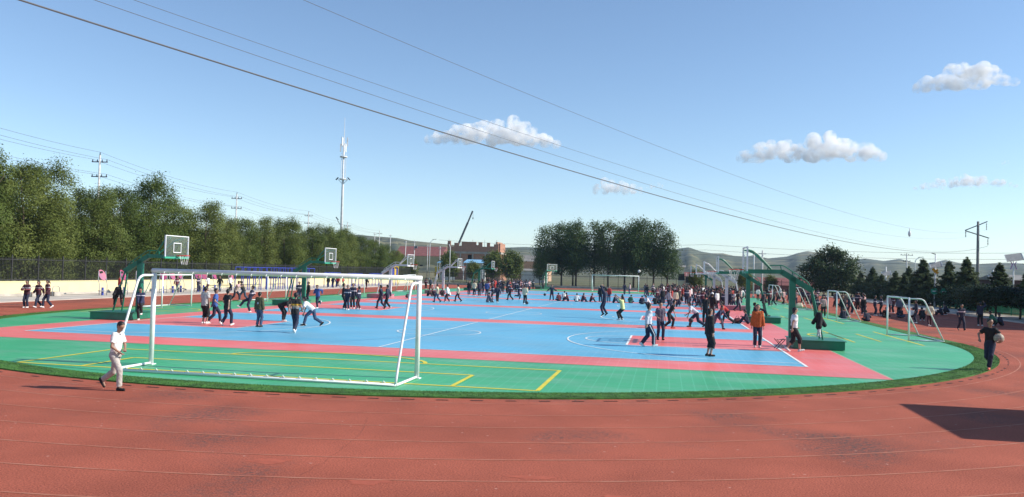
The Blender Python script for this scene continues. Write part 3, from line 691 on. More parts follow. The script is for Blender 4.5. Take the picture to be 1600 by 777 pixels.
# teaching block outside the right of the picture: shades the right straight
def school():
    b = empty('teaching_block', (46.4, 29.2, 0)); tag(b, 'long pale teaching block beyond the path on the right', 'building')
    L, D, Hh = 19.6, 12.0, 13.4
    MB().box((0, 0, 0), (D, L, Hh)).build('wall', M_PEACH, b); MB().box((-.35, -.35, Hh), (D+.35, L+.35, Hh+.4)).build('roof', M_BEAM, b)
    for f in range(4):
        for k in range(7):
            y = 1.0+k*2.6; z = .9+f*3.0; w_ = MB().box((-.05, y, z), (-.003, y+1.7, z+1.7)).build('window', M_DARKOP, b); MB().box((-.12, y-.08, z-.1), (-.003, y+1.78, z-.002)).build('sill', M_WHITEW, w_)
            MB().box((-.08, y+.82, z), (-.052, y+.88, z+1.7)).build('mullion', M_WHITEW, w_)
school()
# crane behind the brick building
def crane():
    b = empty('mobile_crane', (-54.6, 206, 0)); tag(b, 'dark telescopic crane boom rising behind the brick building', 'crane')
    MB().box((-3.5, -1.2, .6), (4.0, 1.2, 2.0)).build('chassis', M_YELM, b)
    MB().box((-3.4, -1.1, 2.0), (-1.6, 1.1, 3.4)).build('cab', M_YELM, b)
    for xx in (-2.6, -1.2, 1.4, 2.8):
        for yy in (-1.25, 1.0): MB().tube([(xx, yy, .5), (xx, yy+.3, .5)], .5, 12).build('wheel', M_DARKOP, b)
    bo = MB().beam((0, 0, 2.2), (3.4, 0, 10.5), .62).beam((3.36, 0, 10.4), (6.0, 0, 16.8), .50).beam((5.96, 0, 16.7), (7.4, 0, 20.3), .38).build('boom', M_WIRE, b)
    MB().tube([(7.5, 0, 20.3), (7.55, 0, 18.4)], .035, 5).build('hoist_rope', M_WIRE, bo)
    MB().ball((7.55, 0, 18.1), .22, 8, (.8, .8, 1.6)).build('hook_block', M_WIRE, bo)
crane()

# ------------------------------------------------------------------ poles, wires, mast
M_STEELW = mat('galvanised_white', (0.72, 0.74, 0.75), .45, .08, 2)
M_INS = mat('insulator_dark', (0.06, 0.05, 0.05), .4, .1, 3)
def crossarm_pole(x, y, h, label, arms=((-.7, .8), (-2.2, .8)), group=None):
    b = empty('utility_pole', (x, y, 0)); tag(b, label, 'pole', group)
    MB().tube([(0, 0, -.2), (0, 0, h)], .15, 10, .09).build('post', M_POLEC, b, True)
    d = Vector((1, .2, 0)).normalized()
    for dz, L in arms:
        a = MB().beam(tuple(d*-L+Vector((0, 0, h+dz))), tuple(d*L+Vector((0, 0, h+dz))), .09).build('crossarm', M_WIRE, b)
        for s in (-.9, -.3, .3, .9): MB().cone(tuple(d*(L*s)+Vector((0, 0, h+dz+.05))), .06, .03, .22, 6).build('insulator', M_INS, a)
    MB().cone((0, 0, h), .06, .03, .28, 6).build('top_insulator', M_INS, b)
    return b
LP = [(-38.0, 6.0), (-47.0, 45.5), (-55.0, 86.0), (-61.0, 124.0), (-67.6, 160.0), (-74, 200)]
LT = ['off to the left, first of the row behind the trees', 'rising highest above the left tree row', 'second from the left above the tree row', 'third from the left above the tree row', 'just right of the white mast above the tree row', 'farthest and smallest of the row above the trees']
for i, ((x, y), t) in enumerate(zip(LP, LT)):
    crossarm_pole(x, y, 13.4, 'concrete utility pole '+t, group='utility poles behind the left trees')
def sag(a, b, s, n=24):
    a, b = Vector(a), Vector(b); return [a.lerp(b, k/n)-Vector((0, 0, s*4*(k/n)*(1-k/n))) for k in range(n+1)]
dd = Vector((1, .2, 0)).normalized()
for j, (off, dz, lab) in enumerate([(0, .3, 'top wire of the left pole line'), (-.72, -.43, 'outer upper wire of the left pole line'), (.72, -.43, 'inner upper wire of the left pole line'), (-.72, -1.93, 'outer lower wire of the left pole line'), (.72, -1.93, 'inner lower wire of the left pole line')]):
    b = MB()
    pts = []
    for (p, q) in zip(LP, LP[1:]):
        s = sag((p[0]+dd.x*off, p[1]+dd.y*off, 13.4+dz), (q[0]+dd.x*off, q[1]+dd.y*off, 13.4+dz), .55); pts += s if not pts else s[1:]
    b.tube(pts, .014, 5).build('power_line', M_WIRE); tag(bpy.data.objects[[o.name for o in bpy.data.objects if o.name.startswith('power_line')][-1]], lab, 'cable', 'cables of the left pole line')
# the near line: single tall pole on the right and three spans that pass overhead
def near_pole():
    b = empty('utility_pole', (54.9, 103, 0)); tag(b, 'tall bare pole with a slanted zigzag crossarm on the right', 'pole')
    MB().tube([(0, 0, -.2), (0, 0, 11.9)], .24, 10, .16).build('post', M_POLE_BACKLIT, b, True)
    a = MB().beam((-1.75, 0, 10.55), (1.25, 0, 11.9), .13).beam((-1.75, 0, 10.5), (1.5, 0, 9.45), .13).build('crossarm', M_WIRE, b)
    for (x, z, l) in ((-1.67, 10.45, .9), (1.15, 11.7, 1.05), (1.35, 9.35, .95)):
        for k in range(4): MB().cone((x, 0, z-l*(k+1)/4), .10, .06, .1, 8).build('insulator', M_INS, a)
        MB().tube([(x, 0, z), (x, 0, z-l)], .03, 5).build('insulator_rod', M_INS, a)
near_pole()
th = radians(244); du = Vector((cos(th), sin(th), 0))
NEARW = {'lower': ((56.19, 102.96), (5.3e-4, -.07801, 8.25285)), 'lower_twin': ((56.25, 102.9), (5.45e-4, -.0778, 8.30)), 'middle': ((53.23, 102.96), (5.1e-4, -.07226, 9.56338)), 'upper': ((55.96, 102.96), (5.7e-4, -.08506, 10.6416))}
for k, (p0, (a, b_, c_)) in NEARW.items():
    pts = [(p0[0]+du.x*s, p0[1]+du.y*s, a*s*s+b_*s+c_) for s in np.linspace(0, 165, 60)]
    if k == 'lower_twin': pts = [(x, y, z+.0016*i) for i, (x, y, z) in enumerate(pts)]
    o = MB().tube(pts, {'lower': .017, 'lower_twin': .006, 'middle': .0062, 'upper': .0062}[k], 6).build('overhead_cable', M_WIRE)
    tag(o, {'lower': 'thick lowest cable sweeping across the sky to the right hand pole', 'lower_twin': 'thin cable running just above the thick lowest cable', 'middle': 'thin middle cable crossing the sky', 'upper': 'thin uppermost cable crossing the sky'}[k], 'cable')
# white rag caught on the upper cable
s = 55.5; px_, py_ = 55.96+du.x*s, 102.96+du.y*s; pz_ = 5.7e-4*s*s-.08506*s+10.6416
rg = MB(); rg.ball((0, 0, -.52), .15, 8, (.9, .5, 1.9)); rg.tube([(0, 0, .02), (.02, 0, -.3)], .03, 6)
o = rg.build('white_rag', mat('white_plastic_bag', (.8, .8, .8), .5, .1, 9), None, True); o.location = (px_, py_, pz_); tag(o, 'white plastic bag dangling from the upper cable', 'bag')
# far wires on the right
for i, (z, lab) in enumerate([(11.0, 'upper far cable low over the right hand hills'), (9.6, 'middle far cable low over the right hand hills'), (8.4, 'lower far cable low over the right hand hills')]):
    pts = sag((-60, 215, z+.8), (20, 190, z), 1.0)+sag((20, 190, z), (105, 165, z-.6), 1.2)[1:]
    tag(MB().tube(pts, .03, 5).build('power_line', M_WIRE), lab, 'cable', 'far cables over the right')
crossarm_pole(55.3, 140, 8.0, 'utility pole with a single crossarm left of the tall bare pole', ((-.2, 1.2), (-1.4, .7)))
def mast():
    b = empty('telecom_mast', (-70, 162, 0)); tag(b, 'tall white telecom mast with antennas above the tree row', 'mast')
    MB().tube([(0, 0, 0), (0, 0, 22.5), (0, 0, 33)], .36, 12, .22).build('shaft', M_STEELW, b, True)
    MB().tube([(0, 0, 33), (0, 0, 40)], .12, 8, .04).build('lightning_rod', M_STEELW, b)
    for z in (30.0, 24.4): MB().tube([(0, 0, z), (0, 0, z+.25)], .95, 12).build('platform', M_STEELW, b)
    for k in range(6):
        a = k*pi/3+.3; r = .8
        p = MB().box((-.16, -.10, 31.6 if k % 2 else 33.0), (.16, .10, 33.6 if k % 2 else 35.2)).build('antenna_panel', M_STEELW, b); p.location = (cos(a)*r, sin(a)*r, -.2); p.rotation_euler = (0, 0, a)
    for s in (-1, 1):
        MB().beam((0, 0, 23.2), (s*1.5, 0, 24.7), .10).build('arm', M_STEELW, b); MB().beam((s*1.25, 0, 24.95), (s*1.85, 0, 24.35), .36, .2).build('lamp', M_WIRE, b)
    for k in range(3): MB().tube([(cos(k*2.1)*.62, sin(k*2.1)*.62, 24.5), (cos(k*2.1)*.62, sin(k*2.1)*.62, 31)], .06, 6).build('cable_run', M_STEELW, b)
    MB().beam((-.4, 0, 13.2), (-1.1, 0, 14.2), .12).beam((-.9, 0, 14.3), (-1.5, 0, 15), .3, .2).build('side_lamp', M_WIRE, b)
mast()
def lamp_pole(x, y, h, label, arm=1.2, s=-1, name='street_lamp'):
    b = empty(name, (x, y, 0)); tag(b, label, 'lamp')
    MB().tube(bend([(0, 0, 0), (0, 0, h*.93), (s*arm*.55, 0, h)], .5), .085, 8, .05).build('post', M_STEELW, b, True)
    MB().beam((s*arm*.4, 0, h-.02), (s*arm*1.05, 0, h+.06), .26, .10).build('lamp_head', M_WIRE, b)
    MB().box((-.16, -.16, 0), (.16, .16, .3)).build('base', M_POLEC, b)
lamp_pole(-49.3, 170, 10.2, 'slim white street lamp left of the brick building', 1.6, 1)
lamp_pole(-32.5, 128, 7.8, 'white lamp post in front of the left end of the brick building', .6, -1)
lamp_pole(57.4, 142, 7.5, 'slim street lamp with a curved head right of the crossarm pole', 1.4, 1)
lamp_pole(21.1, 84, 6.1, 'slim lamp post behind the nearest right hand hoop, left of the two', .5, -1)
for i, (x, y, h, lab) in enumerate([(-69.8, 185, 12.4, 'thin white pole rising from the end of the left tree row'), (-67, 190, 12.2, 'second thin white pole beyond the left tree row'), (-58.6, 178, 10.0, 'leaning thin pole left of the slim street lamp'), (-56.6, 180, 10.3, 'thin pole with a small box left of the slim street lamp'), (-48.9, 178, 8.7, 'thin white pole between the street lamp and the brick building'), (-62, 210, 10, 'faint pole before the left hill'), (22.4, 86, 6.4, 'thick grey pole behind the nearest right hand hoop')]):
    b = empty('thin_pole', (x, y, 0)); tag(b, lab, 'pole')
    MB().tube([(0, 0, 0), (.25 if 'leaning' in lab else 0, 0, h)], .13, 8, .09).build('post', M_POLEC, b, True)
    if 'box' in lab: MB().box((.1, -.25, h-2.2), (.8, .25, h-1.6)).build('transformer_box', M_WIRE, b)
    MB().box((-.5, -.04, h-.5), (.5, .04, h-.4)).build('crossarm', M_POLEC, b)
M_SOLAR = mat('solar_cells', (0.50, 0.47, 0.43), .35, .15, 6); M_ORANGE = mat('orange_vane', (0.75, 0.36, 0.02), .5, .1, 3); M_PURPLE = mat('violet_ribbon', (0.38, 0.16, 0.42), .5, .2, 5)
def solar_lamp(x, y, h, label, kind):
    b = empty('solar_lamp', (x, y, 0)); tag(b, label, 'lamp', 'solar lamps on the right')
    MB().tube([(0, 0, 0), (0, 0, h)], .10, 8, .06).build('post', M_STEELW, b, True)
    zp = h if kind == 'big' else h*.80; wd = .95 if kind == 'big' else .62
    p = MB().box((-wd, -.5 if kind == 'big' else -.34, -.03), (wd, .5 if kind == 'big' else .34, .03)).build('solar_panel', M_SOLAR, b); p.location = (0, -.15, zp); p.rotation_euler = (radians(58), radians(-8), 0)
    fr = MB()
    for sx in (-1, 1): fr.box((sx*wd-.03, -.5 if kind == 'big' else -.34, .032), (sx*wd+.03, .5 if kind == 'big' else .34, .05))
    fr.build('panel_frame', M_STEELW, p)
    m = {'big': M_PURPLE, 'orange': M_ORANGE, 'yellow': M_YELM}[kind]; z0 = zp-.5 if kind == 'big' else zp-.55
    if kind == 'big':
        for s in (-1, 1): MB().beam((s*.32, 0, z0), (s*.12, 0, z0-.35), .22, .03).beam((s*.12, 0, z0-.33), (s*.34, 0, z0-.95), .22, .03).build('ribbon', m, b)
    elif kind == 'orange':
        MB().beam((-.32, -.05, z0+.1), (.28, -.05, z0-.42), .28, .04, (0, 1, 0)).beam((.24, -.09, z0+.0), (-.16, -.09, z0-.3), .22, .04, (0, 1, 0)).build('vane', m, b)
    else:
        for s in (-1, 1): MB().beam((s*.08, 0, z0-.3), (s*.42, 0, z0+.2), .22, .05).build('wing_lamp', m if s > 0 else M_STEELW, b)
    if kind == 'orange': MB().beam((0, 0, h), (-.4, 0, h+.12), .16, .07).build('lamp_head', M_WIRE, b)
solar_lamp(39.5, 71.5, 5.9, 'tall solar lamp with an orange vane among the spruces', 'orange')
solar_lamp(51.0, 80.5, 6.0, 'solar lamp with a large tilted panel and violet ribbons at the right edge', 'big')
solar_lamp(41.0, 98, 4.8, 'solar lamp with a yellow winged head right of the broadleaf tree', 'yellow')
solar_lamp(51.5, 88, 4.6, 'solar lamp half hidden behind a spruce right of the tall bare pole', 'yellow')
for x, y, lab in ((38.9, 69.8, 'left of the two round green signs by the right hand path'), (39.4, 68.3, 'right of the two round green signs by the right hand path')):
    b = empty('round_sign', (x, y, 0)); tag(b, lab, 'sign'); MB().tube([(0, 0, 0), (0, 0, 1.6)], .03, 6).build('post', M_STEELW, b)
    MB().tube([(0, -.04, 1.75), (0, -.01, 1.75)], .36, 20).build('plate', M_GFENCE, b); MB().box((-.2, -.05, 1.7), (.2, -.042, 1.8)).build('mark', M_WLINE, b)

# ------------------------------------------------------------------ basketball hoops
def glass_mat():
    m = bpy.data.materials.new('backboard_glass'); m.use_nodes = True; N = m.node_tree.nodes; L = m.node_tree.links; N.clear()
    out = N.new('ShaderNodeOutputMaterial'); t = N.new('ShaderNodeBsdfTransparent'); gl = N.new('ShaderNodeBsdfGlossy'); gl.inputs['Roughness'].default_value = .05
    df = N.new('ShaderNodeBsdfDiffuse'); df.inputs[0].default_value = (.6, .7, .68, 1); t.inputs[0].default_value = (.97, .99, .985, 1)
    m1 = N.new('ShaderNodeMixShader'); m1.inputs[0].default_value = .05; L.new(t.outputs[0], m1.inputs[1]); L.new(df.outputs[0], m1.inputs[2])
    m2 = N.new('ShaderNodeMixShader'); m2.inputs[0].default_value = .05; L.new(m1.outputs[0], m2.inputs[1]); L.new(gl.outputs[0], m2.inputs[2]); L.new(m2.outputs[0], out.inputs[0])
    return m
M_GLASS = glass_mat()
def make_hoop(name, mm, basem, padm):
    """local x runs from the base (0) out over the court"""
    b = empty(name)
    bs = MB().box((-1.85, -.95, .02), (.05, .95, .34)).build('base_box', basem, b)
    MB().box((-1.9, -1.0, .34), (.1, 1.0, .365)).build('base_lid', basem, bs)
    MB().box((-.14, -.10, .365), (.10, .10, 2.78)).build('post', mm, b)
    arm = MB().beam((1.75, 0, 2.98), (.36, 0, 3.0), .20, .17).beam((.42, 0, 3.0), (-.82, 0, 2.24), .20, .22).build('arm', mm, b)
    r = MB().tube(bend([(.95, 0, 3.08), (.9, 0, 3.24), (.35, 0, 3.26), (-.62, 0, 2.62), (-.7, 0, 2.42)], .12), .025, 6)
    for x, z in ((.45, 3.24), (0, 3.02), (-.4, 2.76)): r.tube([(x, 0, z), (x-.04, 0, z-.2)], .02, 5)
    r.build('arm_rail', mm, arm)
    for s in (-1, 1):
        MB().tube([(-.75, s*.09, 2.28), (-1.15, s*.32, .36)], .042, 7).build('tension_rod', mm, b)
        MB().tube(bend([(1.82, s*.5, 3.85), (1.5, s*.42, 3.78), (.82, s*.08, 3.1)], .2), .035, 6).build('board_brace', mm, b)
    board = MB().box((1.82, -.86, 2.98), (1.84, .86, 3.93)).build('glass', M_GLASS, b)
    fr = MB()
    fr.box((1.80, -.90, 3.93), (1.86, .90, 3.965))
    for s in (-1, 1): fr.box((1.80, s*.88-.018, 2.98), (1.86, s*.88+.018, 3.93))
    fr.box((1.862, -.3, 3.17), (1.868, .3, 3.205)).box((1.862, -.3, 3.60), (1.868, .3, 3.635)).box((1.862, -.3, 3.205), (1.868, -.265, 3.60)).box((1.862, .265, 3.205), (1.868, .3, 3.60))
    fr.build('board_frame', M_GREY, board)
    MB().box((1.79, -.93, 2.90), (1.87, .93, 2.98)).build('board_pad', padm, board)
    MB().box((1.72, -.12, 2.86), (1.80, .12, 3.06)).build('board_mount', mm, b)
    rim = MB().tube([(1.87+.375+.225*cos(a), .225*sin(a), 3.05) for a in np.linspace(0, 2*pi, 25)], .018, 6).beam((1.87, 0, 3.04), (2.03, 0, 3.05), .16, .04).build('rim', M_RIM, b)
    nt = MB()
    for k in range(10):
        a = 2*pi*k/10; c = 2*pi*(k+.5)/10
        nt.tube([(2.245+.22*cos(a), .22*sin(a), 3.04), (2.245+.16*cos(c), .16*sin(c), 2.83), (2.245+.12*cos(a+.6), .12*sin(a+.6), 2.62)], .006, 4, cap=False)
    nt.build('net', M_NET, rim)
    return b
hg = make_hoop('basketball_hoop', M_HGREEN, M_HGREEN, mat('hoop_pad_green', (.04, .36, .22), .6, .05, 3)); hw = make_hoop('basketball_hoop', M_HWHITE, M_PINK, M_GREY)
HOOPS = [(1, 0, 'g', 'green hoop with open steel base on the right, nearest of the right hand hoops'), (-1, 0, 'g', 'green hoop with clear backboard on the left, nearest behind the big goal'), (1, 1, 'g', 'second green hoop on the right with a student lying on its base'), (-1, 1, 'g', 'second green hoop on the left before the fitness bars'), (1, 2, 'w', 'grey white hoop on the right at the edge of the crowd, nearer of the pair'), (-1, 2, 'w', 'grey white hoop on the left, nearer of the pair'), (1, 3, 'w', 'grey white hoop on the right deep in the crowd, farther of the pair'), (-1, 3, 'w', 'grey white hoop on the left, farther of the pair'), (-1, 4, 'g', 'dark green hoop in front of the brick building'), (1, 4, 'g', 'far dark green hoop behind the crowd on the right')]
seen = set()
for s, k, c, lab in HOOPS:
    p = hg if c == 'g' else hw
    o = p if c not in seen else copy_tree(p); seen.add(c)
    o.location = (s*14.62, 7.5+PER*k, .02); o.rotation_euler = (0, 0, 0 if s < 0 else pi); tag(o, lab, 'hoop', 'basketball hoops round the courts')
o = copy_tree(hg); o.location = (-9.0, 100, 0); o.rotation_euler = (0, 0, -.9); tag(o, 'small dark green hoop at the far end left of the grove', 'hoop', 'basketball hoops round the courts')

# ------------------------------------------------------------------ football goals
def big_goal(x, y, label, s=1, hw_=3.70, z=2.5):
    """mouth on y, net frame on the side of -s"""
    b = empty('football_goal', (x, y, .02)); tag(b, label, 'goal', 'full size football goals')
    for sx in (-1, 1):
        MB().tube([(sx*hw_, 0, 0), (sx*hw_, 0, z-.06)], .062, 12).build('post', M_GREY, b, True)
        MB().tube(bend([(sx*hw_, -.06*s, z-.12), (sx*hw_, -.62*s, z-.12), (sx*(hw_-.02), -1.42*s, .42), (sx*(hw_-.02), -1.55*s, .05)], .22), .032, 8).build('side_frame', M_GREY, b, True)
        MB().tube([(sx*hw_, -.06*s, .04), (sx*hw_, -1.55*s, .04)], .034, 8).build('ground_bar', M_GREY, b, True)
        MB().box((sx*hw_-.09, -.09, 0), (sx*hw_+.09, .09, .02)).build('foot_plate', M_GREY, b)
    cb = MB().tube([(-hw_-.06, 0, z), (hw_+.06, 0, z)], .062, 12).build('crossbar', M_GREY, b, True)
    rb = MB().tube([(-hw_, -1.55*s, .04), (hw_, -1.55*s, .04)], .034, 8).build('rear_bar', M_GREY, b, True)
    hk = MB()
    for k in range(17): 
        xx = -hw_+.35+k*(2*hw_-.7)/16; hk.tube([(xx, -1.55*s, .07), (xx+.04, -1.55*s, .12), (xx+.08, -1.55*s, .08)], .01, 4)
    hk.build('net_hooks', M_GREY, rb)
    hk = MB()
    for k in range(17):
        xx = -hw_+.35+k*(2*hw_-.7)/16; hk.tube([(xx, -.06*s, z-.02), (xx, -.1*s, z-.05), (xx, -.08*s, z-.08)], .01, 4)
    hk.build('net_hooks', M_GREY, cb)
big_goal(-.13, -6.97, 'big white football goal without a net in the left foreground')
big_goal(2.2, 96.0, 'distant white football goal in front of the grove', -1, 3.5, 2.44)
def small_goal(x, yc, s, w, label):
    """mouth faces -s along x, frame leans back towards +s"""
    b = empty('small_goal', (x, yc, .02)); tag(b, label, 'goal', 'small goals beside the courts')
    for k in (-1, 1):
        y = k*w/2
        MB().tube([(0, y, 0), (0, y, 1.95)], .042, 10).build('post', M_GREY, b, True)
        MB().tube(bend([(0, y, 1.95), (s*.62, y, 1.95), (s*1.5, y, .03)], .2), .03, 8).build('side_frame', M_GREY, b, True)
        MB().tube([(0, y, .03), (s*1.5, y, .03)], .03, 8).build('ground_bar', M_GREY, b, True)
    MB().tube([(0, -w/2, 1.96), (0, w/2, 1.96)], .042, 10).build('crossbar', M_GREY, b, True)
    MB().tube([(s*1.5, -w/2, .03), (s*1.5, w/2, .03)], .03, 8).build('rear_bar', M_GREY, b, True)
for y, w_, lab in ((15.6, 3.7, 'nearest small white goal on the right of the courts'), (31.2, 2.9, 'second small white goal on the right of the courts'), (48.6, 3, 'third small white goal on the right, behind the hoop post'), (63.5, 3, 'farthest small white goal on the right of the courts')):
    small_goal(20.75, y, 1, w_, lab)
for y, lab in ((18.0, 'nearest small white goal on the left, behind the green hoop base'), (30.8, 'second small white goal on the left of the courts'), (47.5, 'third small white goal on the left of the courts'), (64, 'farthest small white goal on the left of the courts')):
    small_goal(-19.6, y, -1, 3, lab)

# ------------------------------------------------------------------ outdoor fitness equipment along the left
M_PBOARD = mat('red_pink_board', (0.50, 0.07, 0.12), .5, .15, 1.5, col2=(.22, .05, .16))
M_TUBEG = mat('grey_tube', (0.30, 0.31, 0.33), .5, .1, 3)
def make_machine():
    b = empty('fitness_machine')
    MB().tube([(0, 0, 0), (0, 0, .62)], .09, 10).build('stub_post', M_BLUEM, b)
    MB().tube(bend([(.1, .28, .0), (.12, .3, .85), (-.12, .3, 1.3), (-.2, .26, 1.9)], .2), .03, 7).build('side_tube', M_TUBEG, b, True)
    MB().tube(bend([(.1, -.28, .0), (.12, -.3, .85), (-.12, -.3, 1.3), (-.2, -.26, 1.9)], .2), .03, 7).build('side_tube', M_TUBEG, b, True)
    p = MB().tube([(-.03, 0, 0), (.03, 0, 0)], .34, 20).build('back_board', M_PBOARD, b)
    p.scale = (1, .78, 1.35); p.location = (-.16, 0, 1.58); p.rotation_euler = (radians(14), radians(-22), 0)
    h = MB().box((.034, -.16, .1), (.04, .16, .24)).build('hand_hole', M_DARKOP, p)
    MB().box((-.22, -.24, .32), (.22, .24, .38)).build('foot_plate', M_TUBEG, b)
    return b
mc = make_machine(); first = True
for i, y in enumerate((29.4, 31.6, 34.4, 36.8, 38.4, 40.2, 41.9, 43.6, 45.6, 47.8)):
    o = mc if first else copy_tree(mc); first = False
    o.location = (-33.6+.35*sin(i*2.3), y, 0); o.rotation_euler = (0, 0, -.5+.5*sin(i*1.7))
    tag(o, ['leftmost red fitness machine beside the cream wall', 'second red fitness machine from the left beside the cream wall'][i] if i < 2 else ORD[i]+' red and blue fitness machine from the left in the row along the cream wall', 'machine', 'fitness machines along the wall')
def bars(y0, y1, label, cat='bars', h=2.4, m=M_BLUEM, n=5, x=-33.4, dx=.9, rung=True):
    b = empty('climbing_bars', (x, y0, 0)); tag(b, label, cat, 'blue steel bars along the wall'); L = y1-y0
    for k in range(n):
        for s in (-1, 1): MB().tube([(s*dx/2, L*k/(n-1), 0), (s*dx/2, L*k/(n-1), h)], .05, 8).build('post', m, b)
    for s in (-1, 1): MB().tube([(s*dx/2, 0, h), (s*dx/2, L, h)], .04, 8).build('top_rail', m, b)
    if rung:
        nr = int(L/.4)
        for k in range(nr): MB().tube([(-dx/2, L*(k+.5)/nr, h-.02), (dx/2, L*(k+.5)/nr, h-.02)], .022, 6).build('rung', m, b)
bars(49.5, 54.5, 'blue overhead ladder frame right of the fitness machines')
bars(56, 60.5, 'blue overhead ladder frame behind the second small goal')
bars(62, 66.5, 'blue overhead ladder frame left of the second green hoop', n=4)
bars(71, 75, 'blue horizontal bars behind the second green hoop', n=4, h=1.9, dx=.5, rung=False)
bars(79, 83, 'blue horizontal bars farther along the cream wall', n=4, h=1.8, dx=.5, rung=False)
bars(87, 91, 'blue horizontal bars farthest along the cream wall', n=4, h=1.8, dx=.5, rung=False)
def climber():
    b = empty('climbing_wall', (-31.8, 92, 0)); tag(b, 'yellow and blue climbing frame near the end of the left wall', 'climbing frame')
    for k in range(4): MB().tube([(0, k*.9, 0), (0, k*.9, 2.9)], .06, 8).build('post', M_YELM if k % 2 else M_BLUEM, b)
    MB().tube([(0, -.1, 2.9), (0, 2.9, 2.9)], .05, 8).build('top_bar', M_YELM, b)
    for k in range(3): MB().box((-.05, k*.9+.15, 1.2), (.05, k*.9+.75, 2.6)).build('panel', M_BLUEM if k != 1 else M_YELM, b)
climber()
for i, y in enumerate((23.6, 25.7)):
    b = empty('push_up_bar', (-34.6, y, 0)); tag(b, ['left of the two low grey hoops set against the cream wall', 'right of the two low grey hoops set against the cream wall'][i], 'bar')
    MB().tube(bend([(0, -.36, 0), (0, -.36, .75), (0, .36, .75), (0, .36, 0)], .3), .03, 7).build('hoop', M_TUBEG, b, True)
    MB().box((-.25, -.33, .02), (.15, .33, .34)).build('step', M_PLINTH, b)

# ------------------------------------------------------------------ people: bodies from blended round cones, one surface per part
def surfnet(vol, org, h):
    ins = vol < 0; nx, ny, nz = vol.shape
    c = [(i, j, k) for i in (0, 1) for j in (0, 1) for k in (0, 1)]
    cnt = sum(ins[i:nx-1+i, j:ny-1+j, k:nz-1+k].astype(np.int8) for i, j, k in c)
    I = np.argwhere((cnt > 0) & (cnt < 8))
    if len(I) == 0: return np.zeros((0, 3)), np.zeros((0, 4), int)
    val = np.stack([vol[I[:, 0]+i, I[:, 1]+j, I[:, 2]+k] for i, j, k in c], 1)
    pos = np.zeros((len(I), 3)); n = np.zeros(len(I)); C = np.array(c, float)
    for a in range(8):
        for b in range(a+1, 8):
            if np.abs(C[a]-C[b]).sum() != 1: continue
            va, vb = val[:, a], val[:, b]; m = (va < 0) != (vb < 0)
            t = np.where(m, va/np.where(m, va-vb, 1), 0)
            pos += np.where(m[:, None], C[a]+(C[b]-C[a])*t[:, None], 0); n += m
    V = (I+pos/n[:, None])*h+org
    idx = -np.ones((nx-1, ny-1, nz-1), np.int64); idx[I[:, 0], I[:, 1], I[:, 2]] = np.arange(len(I))
    F = []
    for ax in range(3):
        sl0 = [slice(None)]*3; sl1 = [slice(None)]*3; sl0[ax] = slice(0, -1); sl1[ax] = slice(1, None)
        a, b = ins[tuple(sl0)], ins[tuple(sl1)]
        E = np.argwhere(a != b); o1, o2 = [(1, 2), (2, 0), (0, 1)][ax]
        E = E[(E[:, o1] > 0) & (E[:, o2] > 0) & (E[:, o1] < vol.shape[o1]-1) & (E[:, o2] < vol.shape[o2]-1)]
        def cell(d1, d2):
            q = E.copy(); q[:, o1] -= d1; q[:, o2] -= d2; return idx[q[:, 0], q[:, 1], q[:, 2]]
        Q = np.stack([cell(1, 1), cell(0, 1), cell(0, 0), cell(1, 0)], 1)
        fl = ~a[E[:, 0], E[:, 1], E[:, 2]]; Q[fl] = Q[fl][:, ::-1]; F.append(Q)
    return V, np.concatenate(F)
def blend(prims, h, k=.018, crease=0):
    """prims: (a, b, ra, rb, [planes], squash) -> surface; planes are (point, normal): keep where (p-point).normal<0"""
    lo = np.min([np.minimum(p[0], p[1])-max(p[2], p[3]) for p in prims], 0)-3*h; hi = np.max([np.maximum(p[0], p[1])+max(p[2], p[3]) for p in prims], 0)+3*h
    n = np.ceil((hi-lo)/h).astype(int)+1; vol = np.full(n, .5)
    ax = [lo[i]+np.arange(n[i])*h for i in range(3)]
    for p in prims:
        a, b, ra, rb = p[0], p[1], p[2], p[3]; mg = max(ra, rb)+k+2*h
        i0 = np.maximum(0, np.floor((np.minimum(a, b)-mg-lo)/h).astype(int)); i1 = np.minimum(n, np.ceil((np.maximum(a, b)+mg-lo)/h).astype(int)+1)
        X = ax[0][i0[0]:i1[0], None, None]; Y = ax[1][None, i0[1]:i1[1], None]; Z = ax[2][None, None, i0[2]:i1[2]]
        ba = b-a; L2 = max(1e-12, ba@ba)
        t = np.clip(((X-a[0])*ba[0]+(Y-a[1])*ba[1]+(Z-a[2])*ba[2])/L2, 0, 1)
        d = np.sqrt((X-a[0]-t*ba[0])**2+(Y-a[1]-t*ba[1])**2+(Z-a[2]-t*ba[2])**2)-(ra+(rb-ra)*t)
        for (q, nn) in (p[4] if len(p) > 4 and p[4] else []):
            d = np.maximum(d, (X-q[0])*nn[0]+(Y-q[1])*nn[1]+(Z-q[2])*nn[2])
        s = vol[i0[0]:i1[0], i0[1]:i1[1], i0[2]:i1[2]]
        hh = np.clip(.5+.5*(d-s)/k, 0, 1); vol[i0[0]:i1[0], i0[1]:i1[1], i0[2]:i1[2]] = d*(1-hh)+s*hh-k*hh*(1-hh)
    if crease:
        X = ax[0][:, None, None]; Y = ax[1][None, :, None]; Z = ax[2][None, None, :]
        vol += crease*(np.sin(41*Z+13*X+3*np.sin(17*Y+9*X))*np.sin(19*X-23*Y+7*Z)+.6*np.sin(67*Z-31*Y+4*np.sin(23*X)))
    return surfnet(vol, lo, h)
V3 = lambda *a: np.array(a, float)
def nrm(v): return v/(np.linalg.norm(v)+1e-9)
def ik(a, t, l1, l2, hint):
    d = t-a; L = np.linalg.norm(d); u = nrm(d); L = min(max(L, abs(l1-l2)+.02), (l1+l2)*.998)
    x = (l1*l1-l2*l2+L*L)/(2*L); hp = hint-u*(hint@u)
    return a+u*x+nrm(hp)*sqrt(max(0, l1*l1-x*x)), a+u*L
